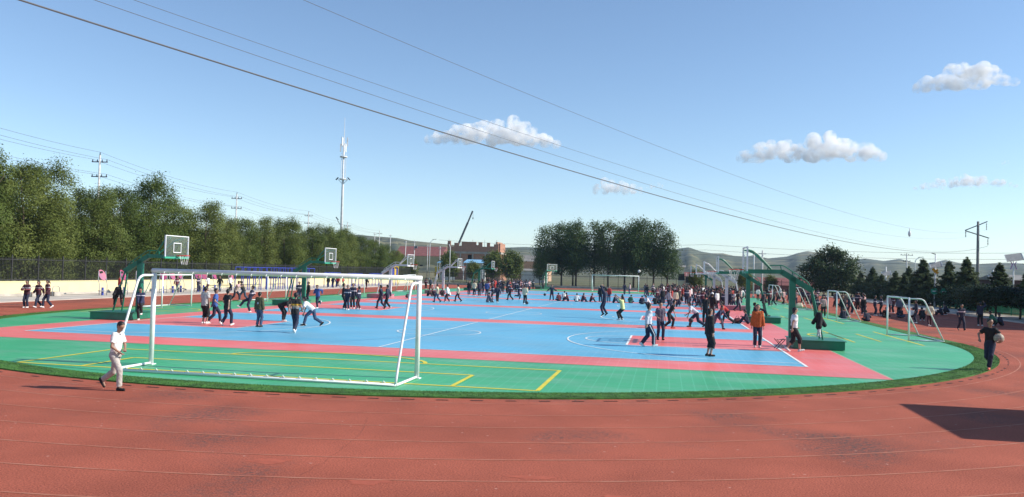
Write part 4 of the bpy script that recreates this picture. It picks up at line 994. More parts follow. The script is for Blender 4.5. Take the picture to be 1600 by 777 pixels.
def P(**k):
    d = dict(hip=(0, 0, .86), lean=2, side=0, twist=0, nod=0, turn=0, fl=(-.10, 0, .075), fr=(.10, .03, .075), pl=0, pr=0, hl=(-.25, .03, .80), hr=(.25, .03, .80), curl=.5, kl=(-.1, 1, 0), kr=(.1, 1, 0), el=(-.5, -1, -.2), er=(.5, -1, -.2))
    d.update(k); return d
POSES = dict(
    stand=P(), stand2=P(fl=(-.13, .06, .075), fr=(.11, -.05, .075), hl=(-.24, .12, .84), hr=(.17, .22, .98)),
    walk=P(hip=(0, 0, .835), lean=4, fl=(-.08, .27, .085), pl=18, fr=(.08, -.30, .13), pr=-38, hl=(-.25, -.17, .86), hr=(.25, .20, .90)),
    walk2=P(hip=(0, 0, .84), lean=3, fl=(-.08, -.24, .12), pl=-32, fr=(.08, .22, .08), pr=12, hl=(-.24, .18, .9), hr=(.25, -.15, .85)),
    man=P(hip=(0, -.04, .815), lean=7, nod=24, fl=(-.08, -.50, .20), pl=-50, fr=(.09, .20, .075), hl=(-.05, .22, .93), hr=(.10, .17, .88), el=(-1, -.5, -.3), er=(1, -.6, -.3)),
    run=P(hip=(0, 0, .84), lean=12, fl=(-.08, .12, .09), pl=0, fr=(.08, -.42, .46), pr=-70, hl=(-.24, -.18, 1.02), hr=(.2, .28, 1.12)),
    run2=P(hip=(0, 0, .82), lean=16, fl=(-.08, .30, .12), pl=22, fr=(.08, -.46, .34), pr=-60, hl=(-.22, -.2, .98), hr=(.2, .3, 1.0)),
    ball=P(hip=(0, 0, .83), lean=3, turn=35, nod=-4, fl=(.02, .10, .08), fr=(.06, -.34, .30), pr=-48, hl=(-.27, .27, .98), hr=(.31, .20, .96), el=(-1, -.5, -.1), er=(1, -.5, -.2), curl=.35),
    chest=P(hl=(-.06, .26, 1.12), hr=(.07, .26, 1.10), el=(-1, -.2, -.6), er=(1, -.2, -.6), fl=(-.1, .02, .075), fr=(.09, .06, .075)),
    bend=P(hip=(0, -.16, .78), lean=74, nod=-25, fl=(-.2, -.06, .075), fr=(.2, .10, .075), hl=(-.12, .42, .40), hr=(.14, .46, .46), el=(-.6, .2, 0), er=(.6, .2, 0)),
    lunge=P(hip=(0, -.08, .74), lean=52, nod=-28, fl=(-.14, .30, .075), fr=(.16, -.52, .14), pr=-42, hl=(-.28, .50, .66), hr=(.22, .42, .52)),
    dribble=P(hip=(0, -.05, .76), lean=30, nod=-8, fl=(-.15, .16, .075), fr=(.15, -.30, .11), pr=-26, hl=(-.3, .2, .9), hr=(.30, .32, .66), curl=.15),
    jump=P(hip=(0, 0, 1.06), lean=-4, nod=-14, fl=(-.12, .04, .30), pl=-34, fr=(.13, -.12, .32), pr=-38, hl=(-.14, .14, 1.92), hr=(.15, .12, 1.90), el=(-1, .3, .2), er=(1, .3, .2), curl=.1),
    reach=P(hip=(0, -.16, .70), lean=10, nod=-20, fl=(-.11, .02, .075), fr=(.12, -.10, .075), hl=(-.16, .36, 1.46), hr=(.12, .40, 1.50), el=(-1, .1, -.3), er=(1, .1, -.3), curl=.15),
    kick=P(hip=(0, 0, .85), lean=-14, fl=(-.08, -.02, .075), fr=(.10, .62, .36), pr=30, hl=(-.32, .1, 1.0), hr=(.3, -.1, .95)),
    sit=P(hip=(0, -.02, .12), lean=18, nod=8, fl=(-.12, .50, .075), fr=(.12, .52, .075), hl=(-.13, .36, .44), hr=(.13, .36, .42), kl=(-.15, .2, 1), kr=(.15, .2, 1)),
    cross=P(hip=(0, 0, .12), lean=26, nod=12, fl=(.10, .34, .08), fr=(-.10, .30, .08), kl=(-1, .6, .25), kr=(1, .6, .25), hl=(-.18, .30, .30), hr=(.18, .30, .30)),
    squat=P(hip=(0, -.14, .34), lean=34, nod=6, fl=(-.13, .06, .075), fr=(.13, .06, .075), hl=(-.12, .36, .48), hr=(.12, .36, .46)),
    lie=P(hip=(0, 0, .13), lean=-34, nod=18, fl=(-.1, .66, .075), fr=(.10, .52, .075), kl=(-.1, .1, 1), kr=(.1, .1, 1), hl=(-.28, -.1, .10), hr=(.15, .30, .40)),
    legup=P(hip=(0, 0, .84), lean=12, nod=16, fl=(-.12, .28, .36), fr=(.09, 0, .075), hl=(-.06, .28, .80), hr=(.06, .24, .80)),
    arms=P(hl=(-.55, .12, 1.06), hr=(.55, .14, 1.0), fl=(-.2, 0, .075), fr=(.2, .02, .075), el=(-.3, -.6, -1), er=(.3, -.6, -1)),
    wave=P(hr=(.30, .16, 1.62), er=(1, .2, -.2), fl=(-.1, .1, .075), fr=(.1, -.1, .075)),
    push=P(hip=(0, 0, .80), lean=24, fl=(-.1, .30, .08), fr=(.1, -.38, .12), pr=-30, hl=(-.14, .52, 1.18), hr=(.14, .52, 1.15)),
)
def rot(v, ax, deg):
    a = radians(deg); ax = nrm(np.array(ax, float)); return v*cos(a)+np.cross(ax, v)*sin(a)+ax*(ax@v)*(1-cos(a))
def skeleton(p):
    s = {}; X, F, U = V3(1, 0, 0), V3(0, 1, 0), V3(0, 0, 1)
    s['hip'] = np.array(p['hip'], float)
    T = rot(U, X, -p['lean']); T = rot(T, F, p['side']); FF = rot(F, X, -p['lean']); XX = nrm(np.cross(FF, T)); FF = nrm(np.cross(T, XX))
    XX = rot(XX, T, p['twist']); FF = rot(FF, T, p['twist']); s['T'], s['X'], s['F'] = T, XX, FF
    s['chest'] = s['hip']+T*.40; s['neck'] = s['hip']+T*.495
    HT = rot(nrm(T*.6+U*.4), XX, -p['nod']); HF = nrm(np.cross(HT, XX))*-1; HF = nrm(np.cross(XX, HT))*-1
    HF = nrm(np.cross(HT, XX)); HF = HF if HF@FF > 0 else -HF
    HF = rot(HF, HT, p['turn']); s['HT'], s['HF'], s['HX'] = HT, HF, nrm(np.cross(HF, HT))
    s['head'] = s['neck']+nrm(T*.7+HT*.6)*.06+HT*.115
    for q, sg in (('l', -1), ('r', 1)):
        hj = s['hip']+XX*sg*.082-T*.02; s['hj'+q] = hj; s['kn'+q], s['an'+q] = ik(hj, np.array(p['f'+q], float), .405, .395, np.array(p['k'+q], float))
        s['ft'+q] = rot(F, X, p['p'+q]); sh = s['hip']+T*.455+XX*sg*.155; s['sh'+q] = sh
        s['eb'+q], s['wr'+q] = ik(sh, np.array(p['h'+q], float), .265, .24, np.array(p['e'+q], float)); s['fd'+q] = nrm(s['wr'+q]-s['eb'+q])
    return s
def skin_prims(s, curl, fine):
    pr = []; h, HT, HF, HX = s['head'], s['HT'], s['HF'], s['HX']; T, X, F = s['T'], s['X'], s['F']
    pr += [(h+HT*.02+HF*-.012, h+HT*.03+HF*.012, .094, .089), (h-HT*.045+HF*.018, h-HT*.07+HF*.03, .068, .050)]
    pr += [(s['neck']-T*.06, h-HT*.05-HF*.015, .052, .048)]
    if fine:
        pr += [(h+HF*.094+HT*.012, h+HF*.113-HT*.020, .007, .012), (h+HF*.085+HT*.025-HX*.035, h+HF*.085+HT*.025+HX*.035, .012, .012), (h+HF*.086-HT*.052-HX*.016, h+HF*.086-HT*.052+HX*.016, .009, .009)]
        for sg in (-1, 1): pr += [(h+HX*sg*.090-HF*.005+HT*.014, h+HX*sg*.094-HF*.012-HT*.02, .014, .011)]
    for sg in (-1, 1): pr += [(s['hip']+X*sg*.06, s['hip']+T*.2+X*sg*.05, .092, .082), (s['hip']+T*.2+X*sg*.05, s['chest']+X*sg*.07, .082, .088)]
    for q, sg in (('l', -1), ('r', 1)):
        pr += [(s['chest']+T*.035, s['sh'+q], .06, .048), (s['sh'+q], s['eb'+q], .047, .036), (s['eb'+q], s['wr'+q], .036, .026)]
        pr += [(s['hj'+q], s['kn'+q], .08, .054), (s['kn'+q], s['kn'+q]*.6+s['an'+q]*.4-V3(0, .015, 0), .053, .054), (s['kn'+q]*.6+s['an'+q]*.4-V3(0, .015, 0), s['an'+q], .052, .036)]
        f = s['ft'+q]; a = s['an'+q]; pr += [(a-f*.03, a+f*.12+V3(0, 0, -.035), .034, .026)]
        w = s['wr'+q]; fd = s['fd'+q]; side = nrm(np.cross(fd, V3(0, 0, 1))+V3(1e-6, 0, 0)); pn = nrm(np.cross(side, fd))
        if abs(fd[2]) > .9: side = F-fd*(F@fd); side = nrm(side); pn = nrm(np.cross(side, fd))
        inw = pn if pn@(-X*sg) > 0 else -pn
        if fine:
            for j in (-.02, 0, .02): pr.append((w+fd*.01+side*j, w+fd*.075+side*j*1.25, .017, .014))
            for j, L in ((-.030, .062), (-.010, .075), (.010, .070), (.030, .056)):
                b0 = w+fd*.078+side*j; b1 = b0+(fd*(1-curl*.4)+inw*curl*.6)*L*.5; b2 = b1+nrm(fd*(1-curl)+inw*curl*1.1)*L*.5; pr += [(b0, b1, .0105, .0095), (b1, b2, .0095, .0085)]
            b0 = w+fd*.03+side*.032; b1 = b0+nrm(fd*.6+side*.7+inw*.3)*.04; pr += [(b0, b1, .012, .0105), (b1, b1+nrm(fd+inw*.5)*.03, .0105, .009)]
        else: pr += [(w, w+fd*.085, .03, .026), (w+fd*.08, w+nrm(fd+inw*curl)*.15, .026, .016), (w+fd*.03, w+fd*.07+side*.04, .014, .012)]
    return pr
def top_prims(s, sleeve, hem, loose):
    T, X = s['T'], s['X']; pr = []; e = .016+loose; hp = [(s['hip']-T*hem, -T)]; nk = [(s['neck']+T*.012, T)]
    for sg in (-1, 1):
        pr += [(s['hip']-T*(hem-.01)+X*sg*.062, s['hip']+T*.2+X*sg*.055, .098+e, .088+e, hp), (s['hip']+T*.2+X*sg*.055, s['chest']+X*sg*.072, .088+e, .092+e, nk)]
    pr += [(s['chest'], s['neck']-T*.015, .08+e, .055+e*.6, nk)]
    for q, sg in (('l', -1), ('r', 1)):
        pr += [(s['chest']+T*.03, s['sh'+q], .065+e, .054+e)]
        if sleeve == 'short':
            d = nrm(s['eb'+q]-s['sh'+q]); pr += [(s['sh'+q], s['sh'+q]*.2+s['eb'+q]*.8, .055+e, .052+e, [(s['sh'+q]*.3+s['eb'+q]*.7, d)])]
        else:
            d = s['fd'+q]; pr += [(s['sh'+q], s['eb'+q], .053+e, .044+e), (s['eb'+q], s['wr'+q]+d*.03, .045+e, .034+e, [(s['wr'+q]-d*.005, d)])]
    return pr
def leg_prims(s, length, loose):
    T, X = s['T'], s['X']; e = .013+loose; pr = []; wp = [(s['hip']+T*.11, T)]
    for sg in (-1, 1): pr += [(s['hip']+X*sg*.055-T*.01, s['hip']+X*sg*.05+T*.1, .096+e, .09+e, wp)]
    for q, sg in (('l', -1), ('r', 1)):
        pr += [(s['hj'+q]-T*.0, s['kn'+q], .085+e, .058+e)]
        if length == 'long':
            d = nrm(s['an'+q]-s['kn'+q]); pr += [(s['kn'+q], s['an'+q]+d*.03, .058+e, .050+e, [(s['an'+q]-d*.02, d)])]
        elif length == 'crop':
            d = nrm(s['an'+q]-s['kn'+q]); m = s['kn'+q]*.45+s['an'+q]*.55; pr += [(s['kn'+q], m, .058+e, .056+e, [(m-d*.04, d)])]
    return pr
def shoe_prims(s, q):
    a, f = s['an'+q], s['ft'+q]; X = V3(1, 0, 0); dn = nrm(np.cross(f, X)); dn = dn if dn[2] < 0 else -dn
    so = [(a+dn*.074, dn)]; c = a+dn*.045
    return [(c-f*.055, c+f*.06, .042, .045, so), (c+f*.06, c+f*.155, .045, .034, so), (a-f*.012+dn*.005, c-f*.02, .045, .048, so)]
def hair_prims(s, style):
    h, HT, HF, HX = s['head'], s['HT'], s['HF'], s['HX']; cut = [(h+HF*.030+HT*.030, nrm(HF*.85-HT*.62))]
    pr = [(h+HT*.026-HF*.018, h+HT*.036+HF*.012, .101, .095, cut), (h-HT*.005-HF*.03, h-HT*.035-HF*.035, .085, .066, [(h-HF*.01, HF)])]
    if style == 'buzz': pr = [(h+HT*.026-HF*.014, h+HT*.034+HF*.012, .0975, .093, cut), (h-HT*.0-HF*.025, h-HT*.03-HF*.03, .081, .064, [(h-HF*.01, HF)])]
    if style == 'pony': pr += [(h+HT*.02-HF*.10, h-HT*.06-HF*.15, .026, .024), (h-HT*.06-HF*.15, h-HT*.17-HF*.13, .024, .012)]
    if style == 'bob': pr += [(h-HF*.045+HX*.04, h-HF*.04-HT*.10+HX*.05, .055, .04), (h-HF*.045-HX*.04, h-HF*.04-HT*.10-HX*.05, .055, .04)]
    return pr

def cloth(name, col, var=.10, r=.85): return mat('cloth_'+name, col, r, var, 9.0, .25, 30)
M_SKIN = mat('skin', (0.40, 0.235, 0.165), .5, .06, 9); M_SKIN2 = mat('skin_tan', (0.31, 0.175, 0.12), .5, .06, 9); M_HAIR = mat('hair_black', (0.012, 0.011, 0.011), .5, .1, 20); M_EYE = mat('eye_dark', (0.015, 0.012, 0.010), .3, .1, 20); M_LIP = mat('lip', (0.28, 0.10, 0.085), .5, .1, 20)
CL = dict(white=cloth('white', (.74, .74, .73)), black=cloth('black', (.016, .016, .018)), navy=cloth('navy', (.020, .026, .055)), blue=cloth('blue', (.05, .12, .36)), grey=cloth('grey', (.42, .40, .38)), slate=cloth('slate', (.10, .10, .14)), olive=cloth('olive', (.075, .072, .035)), jeans=cloth('jeans', (.045, .075, .14)), beige=cloth('beige', (.46, .415, .375)), orange=cloth('orange', (.46, .10, .022)), lime=cloth('lime', (.58, .62, .28)), red=cloth('red', (.45, .035, .03)), maroon=cloth('maroon', (.085, .020, .030)), pale=cloth('pale', (.55, .57, .62)), cream=cloth('cream', (.66, .58, .42)), pinkw=cloth('pinkw', (.62, .40, .38)), shoeb=cloth('shoe_black', (.014, .014, .015)), shoew=cloth('shoe_white', (.70, .69, .67)), shoer=cloth('shoe_red', (.62, .16, .11)), darkgrey=cloth('darkgrey', (.05, .05, .055)))
def banded(name, base, bands, axis='Z', emblem=None):
    """cloth whose woven stripes follow the garment's own height"""
    m = bpy.data.materials.new('cloth_'+name); m.use_nodes = True; N = m.node_tree.nodes; L = m.node_tree.links; b = N['Principled BSDF']; b.inputs['Roughness'].default_value = .85
    tc = N.new('ShaderNodeTexCoord'); sp = N.new('ShaderNodeSeparateXYZ'); L.new(tc.outputs['Object'], sp.inputs[0])
    rp = N.new('ShaderNodeMapRange'); rp.inputs[1].default_value = .7; rp.inputs[2].default_value = 1.5; L.new(sp.outputs[axis], rp.inputs[0])
    cr = N.new('ShaderNodeValToRGB'); cr.color_ramp.interpolation = 'CONSTANT'; el = cr.color_ramp.elements
    el[0].position = 0; el[0].color = (*base, 1); el[1].position = .999; el[1].color = (*base, 1)
    for z0, z1, c in bands:
        e = el.new((z0-.7)/.8); e.color = (*c, 1); e = el.new((z1-.7)/.8); e.color = (*base, 1)
    # later bands may start where an earlier one ends
    L.new(rp.outputs[0], cr.inputs[0]); L.new(cr.outputs[0], b.inputs['Base Color']); CL[name] = m; return m
banded('stripes', (.014, .013, .014), [(1.10, 1.165, (.55, .27, .025)), (1.03, 1.095, (.30, .24, .16)), (.97, 1.028, (.19, .19, .20))])
banded('uniform', (.018, .020, .040), [(1.155, 1.195, (.55, .50, .52)), (1.10, 1.153, (.16, .030, .045))])
banded('uniform_m', (.055, .014, .024), [(1.18, 1.22, (.58, .52, .52)), (1.08, 1.12, (.35, .09, .10))])
banded('uniform_b', (.020, .028, .075), [(1.2, 1.235, (.60, .60, .64))])

SPEC = {}
def person(loc, face, H, pose, top, legs, shoes, label, hair='short', sleeve='short', length='long', skin=None, loose=.0, lloose=.006, fine=True, hem=.06, group=None, h=None, z=.03, extra=None, faceparts=None, slim=1.0):
    s = skeleton(POSES[pose]); sc = H/1.62; vx = h or (.0125 if fine else .02); sk = skin or (M_SKIN if sum(map(ord, label)) % 2 else M_SKIN2)
    e = empty('person', (loc[0], loc[1], z), radians(face), (sc*.89*slim, sc*.92*slim, sc)); tag(e, label, 'person', group)
    def part(name, prims, m, k=.018, vv=vx, crease=0):
        Vv, Ff = blend(prims, vv, k, crease); return link(bpy.data.objects.new(name, fast_mesh(name, Vv, Ff, m)), e)
    body = part('body', skin_prims(s, POSES[pose]['curl'], fine), sk, .014)
    part('hair', hair_prims(s, hair), M_HAIR, .01)
    tp = part('top', top_prims(s, sleeve, hem, loose), CL[top], .02, crease=.0042); part('trousers', leg_prims(s, length, lloose), CL[legs], .016, crease=.0038)
    for q in 'lr': part('shoe', shoe_prims(s, q), CL[shoes], .012)
    if fine if faceparts is None else faceparts:
        for sg in (-1, 1):
            c = s['head']+s['HF']*.095+s['HT']*.012+s['HX']*sg*.032; MB().ball(tuple(c), .0105, 8, (1.1, .7, .8)).build('eye', M_EYE, body, True)
            c = s['head']+s['HF']*.095+s['HT']*.033+s['HX']*sg*.033; MB().ball(tuple(c), .010, 8, (2.0, .6, .5)).build('eyebrow', M_HAIR, body, True)
        c = s['head']+s['HF']*.096-s['HT']*.052; MB().ball(tuple(c), .008, 8, (2.4, .6, .7)).build('mouth', M_LIP, body, True)
    if extra: extra(e, s, tp)
    return e
RIGHT, LEFT, AWAY, TOWARD = -90, 90, 0, 180
M_BALL = mat('basketball_leather', (0.30, 0.10, 0.035), .6, .15, 8); M_BALLG = mat('worn_pale_ball', (0.40, 0.34, 0.26), .6, .2, 12); M_BALLD = mat('dark_ball', (0.03, 0.025, 0.03), .6, .1, 8); M_BALLW = mat('white_ball', (.72, .70, .62), .5, .1, 8)
def ball(x, y, z, r, m, label):
    b = empty('ball', (x, y, z)); tag(b, label, 'ball'); sh = MB().ball((0, 0, 0), r, 20).build('shell', m, b, True); bl = MB()
    for rx, ry in ((0, 0), (90, 0), (90, 90)):
        M = Matrix.Rotation(radians(rx), 3, 'X') if ry == 0 else Matrix.Rotation(radians(90), 3, 'Y')
        bl.tube([tuple(M @ Vector((r*1.002*cos(a), r*1.002*sin(a), 0))) for a in np.linspace(0, 2*pi, 33)], r*.02, 4, cap=False)
    bl.build('seam', M_BALLD, b); return b
def collar(e, s, tp):
    T = s['T']; c = s['neck']+T*.0; pr = []
    for k in range(10):
        a = 2*pi*k/10; b_ = 2*pi*(k+1)/10; r = .066
        pr.append((c+s['X']*r*cos(a)+s['F']*(r*sin(a)+.002)-T*.016*sin(a), c+s['X']*r*cos(b_)+s['F']*(r*sin(b_)+.002)-T*.016*sin(b_), .014, .014))
    Vv, Ff = blend(pr, .01, .01); link(bpy.data.objects.new('collar', fast_mesh('collar', Vv, Ff, CL['navy'])), tp)
    pr = []
    for k in range(14):
        a = 2*pi*k/14; b_ = 2*pi*(k+1)/14; f = lambda t: s['hip']-T*.052+s['X']*.172*cos(t)+s['F']*.115*sin(t); pr.append((f(a), f(b_), .014, .014))
    Vv, Ff = blend(pr, .011, .01); link(bpy.data.objects.new('waistband', fast_mesh('waistband', Vv, Ff, CL['black'])), tp)
def backleaf(e, s, tp):
    T, X, F = s['T'], s['X'], s['F']; c = s['hip']+T*.27-F*.128; b = MB()
    for a, L in ((0, .085), (35, .075), (-35, .075), (75, .06), (-75, .06), (110, .045), (-110, .045)):
        d = T*cos(radians(a))+X*sin(radians(a)); n = X*cos(radians(a))-T*sin(radians(a)); c0 = c-T*.03
        b.quad(*[tuple(q) for q in (c0-F*.004, c0+d*L*.5+n*.016-F*.006, c0+d*L-F*.004, c0+d*L*.5-n*.016-F*.006)])
    b.quad(*[tuple(q) for q in (c-T*.03-X*.006-F*.005, c-T*.03+X*.006-F*.005, c-T*.085+X*.006-F*.004, c-T*.085-X*.006-F*.004)])
    b.build('leaf_emblem', CL['pale'], tp)
def sidestripe(e, s, tp):
    tr = [c for c in e.children if c.name.startswith('trousers')][0]; b = MB()
    for q, sg in (('l', -1), ('r', 1)):
        o = V3(sg, 0, 0); f = s['ft'+q]*0+V3(0, 1, 0); a = s['hj'+q]+o*.108; k = s['kn'+q]+o*.082; m = s['an'+q]+o*.076
        for p0, p1 in ((a, k), (k, m)): b.beam(tuple(p0), tuple(p1), .012, .05, up=(1, 0, 0)) if False else b.tube([tuple(p0), tuple(p1)], .014, 6)
    b.build('side_stripe', CL['shoew'], tr)

def whitecap(e, s, tp):
    h, HT, HF = s['head'], s['HT'], s['HF']
    Vv, Ff = blend([(h+HT*.04-HF*.01, h+HT*.05, .104, .1, [(h+HT*.02, -HT)]), (h+HT*.035+HF*.07, h+HT*.03+HF*.15, .05, .035, [(h+HT*.04, HT)])], .014, .02)
    link(bpy.data.objects.new('cap', fast_mesh('cap', Vv, Ff, CL['white'])), e)
# --- the people one can tell apart, nearest first
person((-1.88, -10.96), RIGHT-4, 1.50, 'man', 'white', 'beige', 'shoeb', 'boy in white polo shirt and pale grey trousers walking across the track', 'buzz', 'short', loose=-.004, lloose=.007, skin=M_SKIN2, z=.0, extra=collar, slim=.92)
person((19.75, 1.55), TOWARD-25, 1.60, 'ball', 'black', 'navy', 'shoer', 'boy in black shirt carrying a pale ball on the turf at right', 'short', 'short', lloose=.010, skin=M_SKIN2, z=.05)
ball(19.92, 1.33, 1.06, .15, M_BALLG, 'worn pale ball held by the boy on the turf at right')
person((11.13, 2.03), RIGHT+25, 1.60, 'stand', 'black', 'black', 'shoeb', 'student all in black with cropped trousers, nearest on the blue court', 'short', 'long', 'crop', loose=.02, lloose=.02, hem=.12)
person((14.40, 5.35), RIGHT+10, 1.64, 'walk2', 'white', 'black', 'shoew', 'student in white T-shirt and black shorts beside the nearest hoop base', 'short', 'short', 'crop', loose=.008, lloose=.014)
person((13.21, 6.49), TOWARD, 1.65, 'stand', 'orange', 'navy', 'shoew', 'student in orange sweater walking beside the court end line', 'bob', 'long', loose=.018, hem=.08, extra=sidestripe)
person((9.02, 4.69), RIGHT+20, 1.62, 'walk2', 'pale', 'navy', 'shoew', 'student in pale grey top and striped trousers, left of a pair on the near key', 'short', 'long', loose=.012, lloose=.014, extra=sidestripe)
person((9.45, 8.23), TOWARD+18, 1.55, 'stand2', 'slate', 'navy', 'shoeb', 'student in slate T-shirt, right of the pair on the near key', 'short', 'short', loose=.01)
person((-5.11, 4.10), AWAY+8, 1.62, 'walk', 'stripes', 'navy', 'shoew', 'student in black shirt with orange striped band seen from behind', 'short', 'short', loose=.016, lloose=.014, hem=.1)
person((-7.77, 6.10), AWAY-6, 1.50, 'stand', 'olive', 'jeans', 'shoeb', 'student in olive jacket with a pale leaf on its back', 'short', 'long', loose=.02, hem=.05, extra=backleaf)
person((-9.27, 6.06), AWAY-15, 1.60, 'walk2', 'black', 'navy', 'shoew', 'student in black T-shirt, rightmost of three walking on the left key', 'short', 'short', loose=.012)
person((-10.50, 7.12), RIGHT+25, 1.58, 'walk', 'blue', 'navy', 'shoew', 'student in blue T-shirt, middle of three walking on the left key', 'short', 'short', loose=.01)
person((-10.68, 6.60), AWAY-10, 1.64, 'stand', 'grey', 'black', 'shoew', 'student in light grey T-shirt and cropped trousers, leftmost of three on the left key', 'short', 'short', 'crop', loose=.02, lloose=.02)
person((-8.55, 9.93), RIGHT, 1.60, 'bend', 'black', 'black', 'shoew', 'student in black bending low in the left half of the near court', 'short', 'short', fine=True)
person((-6.20, 7.95), LEFT+10, 1.60, 'lunge', 'white', 'jeans', 'shoeb', 'student in white shirt lunging behind the striped shirt', 'short', 'short', loose=.015)
person((-14.22, 7.05), TOWARD+20, 1.52, 'legup', 'uniform_b', 'black', 'shoew', 'student in navy jacket propping a foot on the left hoop base', 'short', 'long', loose=.018, fine=False)
person((6.02, 22.6), LEFT-15, 1.66, 'jump', 'navy', 'navy', 'shoeb', 'student in navy jumping with arms up on the second court', 'short', 'long', loose=.01, fine=False)
person((7.05, 21.7), LEFT-20, 1.58, 'reach', 'lime', 'black', 'shoew', 'student in pale lime shirt crouching with raised arms on the second court', 'short', 'short', loose=.012, fine=False)
person((9.88, 15.87), RIGHT, 1.60, 'dribble', 'black', 'black', 'shoer', 'student in black with red shoes behind the slate T-shirt', 'short', 'short', fine=False)
person((11.23, 17.72), LEFT, 1.62, 'lunge', 'pale', 'navy', 'shoeb', 'student in whitish shirt bending over a ball on the second court', 'short', 'short', loose=.015, lloose=.015, fine=False)
person((11.89, 20.37), AWAY, 1.68, 'stand', 'black', 'black', 'shoeb', 'tall student in black seen from behind on the second court', 'short', 'short', fine=False)
person((12.56, 26.07), AWAY-20, 1.66, 'stand2', 'black', 'darkgrey', 'shoeb', 'student wearing a white cap behind the black dressed pair', 'short', 'long', fine=False, loose=.02, extra=whitecap)
person((12.37, 16.87), TOWARD+40, 1.48, 'squat' if False else 'lunge', 'uniform_b', 'slate', 'shoeb', 'student in blue uniform leaning forward right of the all black student', 'short', 'long', fine=False)
person((13.15, 21.77), LEFT+15, 1.58, 'lunge', 'red', 'black', 'shoeb', 'student in red shirt stooping over a ball at the court end', 'short', 'long', fine=False)
person((14.41, 22.57), LEFT, 1.55, 'sit', 'uniform', 'navy', 'shoeb', 'student in dark uniform sitting on the red floor behind the orange sweater', 'short', 'long', fine=False)
person((15.3, 24.9), RIGHT+15, 1.60, 'lie', 'navy', 'navy', 'shoeb', 'student in navy lying back on the base of the second right hoop', 'short', 'long', fine=False, z=.40)
for (x, y, f, Hh, po, tp, lab) in [(-25.24, 12.52, TOWARD+8, 1.50, 'chest', 'uniform_m', 'leftmost of three students in maroon jackets on the left straight'), (-24.86, 12.95, TOWARD-10, 1.50, 'walk', 'uniform_m', 'middle of three students in maroon jackets on the left straight'), (-24.45, 13.15, TOWARD-30, 1.56, 'walk2', 'uniform_m', 'ponytailed student, rightmost of three in maroon jackets on the left straight')]:
    person((x, y), f, Hh, po, tp, 'navy', 'shoew', lab, 'pony' if 'pony' in lab else 'bob', 'long', fine=False, loose=.02, z=0, group='three students in maroon jackets')

# --- people farther off: one mesh each, a dozen postures shared, clothes coloured per person
def crowd_top():
    m = bpy.data.materials.new('cloth_own_colour'); m.use_nodes = True; N = m.node_tree.nodes; L = m.node_tree.links; b = N['Principled BSDF']; b.inputs['Roughness'].default_value = .85
    oi = N.new('ShaderNodeObjectInfo'); tc = N.new('ShaderNodeTexCoord'); sp = N.new('ShaderNodeSeparateXYZ'); L.new(tc.outputs['Object'], sp.inputs[0])
    g1 = N.new('ShaderNodeMath'); g1.operation = 'GREATER_THAN'; g1.inputs[1].default_value = 1.12; L.new(sp.outputs['Z'], g1.inputs[0])
    g2 = N.new('ShaderNodeMath'); g2.operation = 'LESS_THAN'; g2.inputs[1].default_value = 1.19; L.new(sp.outputs['Z'], g2.inputs[0])
    g3 = N.new('ShaderNodeMath'); g3.operation = 'LESS_THAN'; g3.inputs[1].default_value = .5; L.new(oi.outputs['Alpha'], g3.inputs[0])
    a = N.new('ShaderNodeMath'); a.operation = 'MULTIPLY'; L.new(g1.outputs[0], a.inputs[0]); L.new(g2.outputs[0], a.inputs[1])
    c = N.new('ShaderNodeMath'); c.operation = 'MULTIPLY'; L.new(a.outputs[0], c.inputs[0]); L.new(g3.outputs[0], c.inputs[1])
    mx = N.new('ShaderNodeMix'); mx.data_type = 'RGBA'; mx.inputs[7].default_value = (.55, .48, .50, 1); L.new(c.outputs[0], mx.inputs[0]); L.new(oi.outputs['Color'], mx.inputs[6]); L.new(mx.outputs[2], b.inputs['Base Color'])
    return m
M_CTOP = crowd_top()
def crowd_legs():
    m = bpy.data.materials.new('cloth_dark_trousers'); m.use_nodes = True; N = m.node_tree.nodes; L = m.node_tree.links; b = N['Principled BSDF']; b.inputs['Roughness'].default_value = .85
    oi = N.new('ShaderNodeObjectInfo'); cr = N.new('ShaderNodeValToRGB'); cr.color_ramp.interpolation = 'CONSTANT'; e = cr.color_ramp.elements
    e[0].color = (.016, .019, .042, 1); e[1].position = .45; e[1].color = (.012, .012, .014, 1)
    q = e.new(.75); q.color = (.04, .06, .11, 1); q = e.new(.92); q.color = (.06, .018, .025, 1)
    L.new(oi.outputs['Random'], cr.inputs[0]); L.new(cr.outputs[0], b.inputs['Base Color']); return m
M_CLEG = crowd_legs()
TPL = {}
def template(pose, long_=True, hair='short'):
    key = (pose, long_, hair)
    if key in TPL: return TPL[key]
    s = skeleton(POSES[pose]); Vs = []; Fs = []; Mi = []; n = 0
    for i, (pr, k) in enumerate([(skin_prims(s, POSES[pose]['curl'], False), .014), (hair_prims(s, hair), .01), (top_prims(s, 'long' if long_ else 'short', .08, .012), .02), (leg_prims(s, 'long', .008), .016), (shoe_prims(s, 'l'), .012), (shoe_prims(s, 'r'), .012)]):
        Vv, Ff = blend(pr, .024, k); Vs.append(Vv); Fs.append(Ff+n); Mi += [min(i, 4)]*len(Ff); n += len(Vv)
    me = fast_mesh('person', np.concatenate(Vs), np.concatenate(Fs), [M_SKIN2, M_HAIR, M_CTOP, M_CLEG, CL['shoeb'] if pose in ('walk', 'cross', 'sit') else CL['shoew']], Mi); TPL[key] = me; return me
COLS = dict(navy=(.018, .021, .045, 0), plain=(.018, .021, .045, 1), black=(.013, .013, .015, 1), maroon=(.10, .02, .03, 0), white=(.70, .70, .68, 1), pink=(.55, .34, .33, 1), red=(.42, .035, .03, 1), cream=(.62, .55, .38, 1), blue=(.04, .08, .25, 1), slate=(.12, .12, .16, 1), green=(.04, .16, .09, 1))
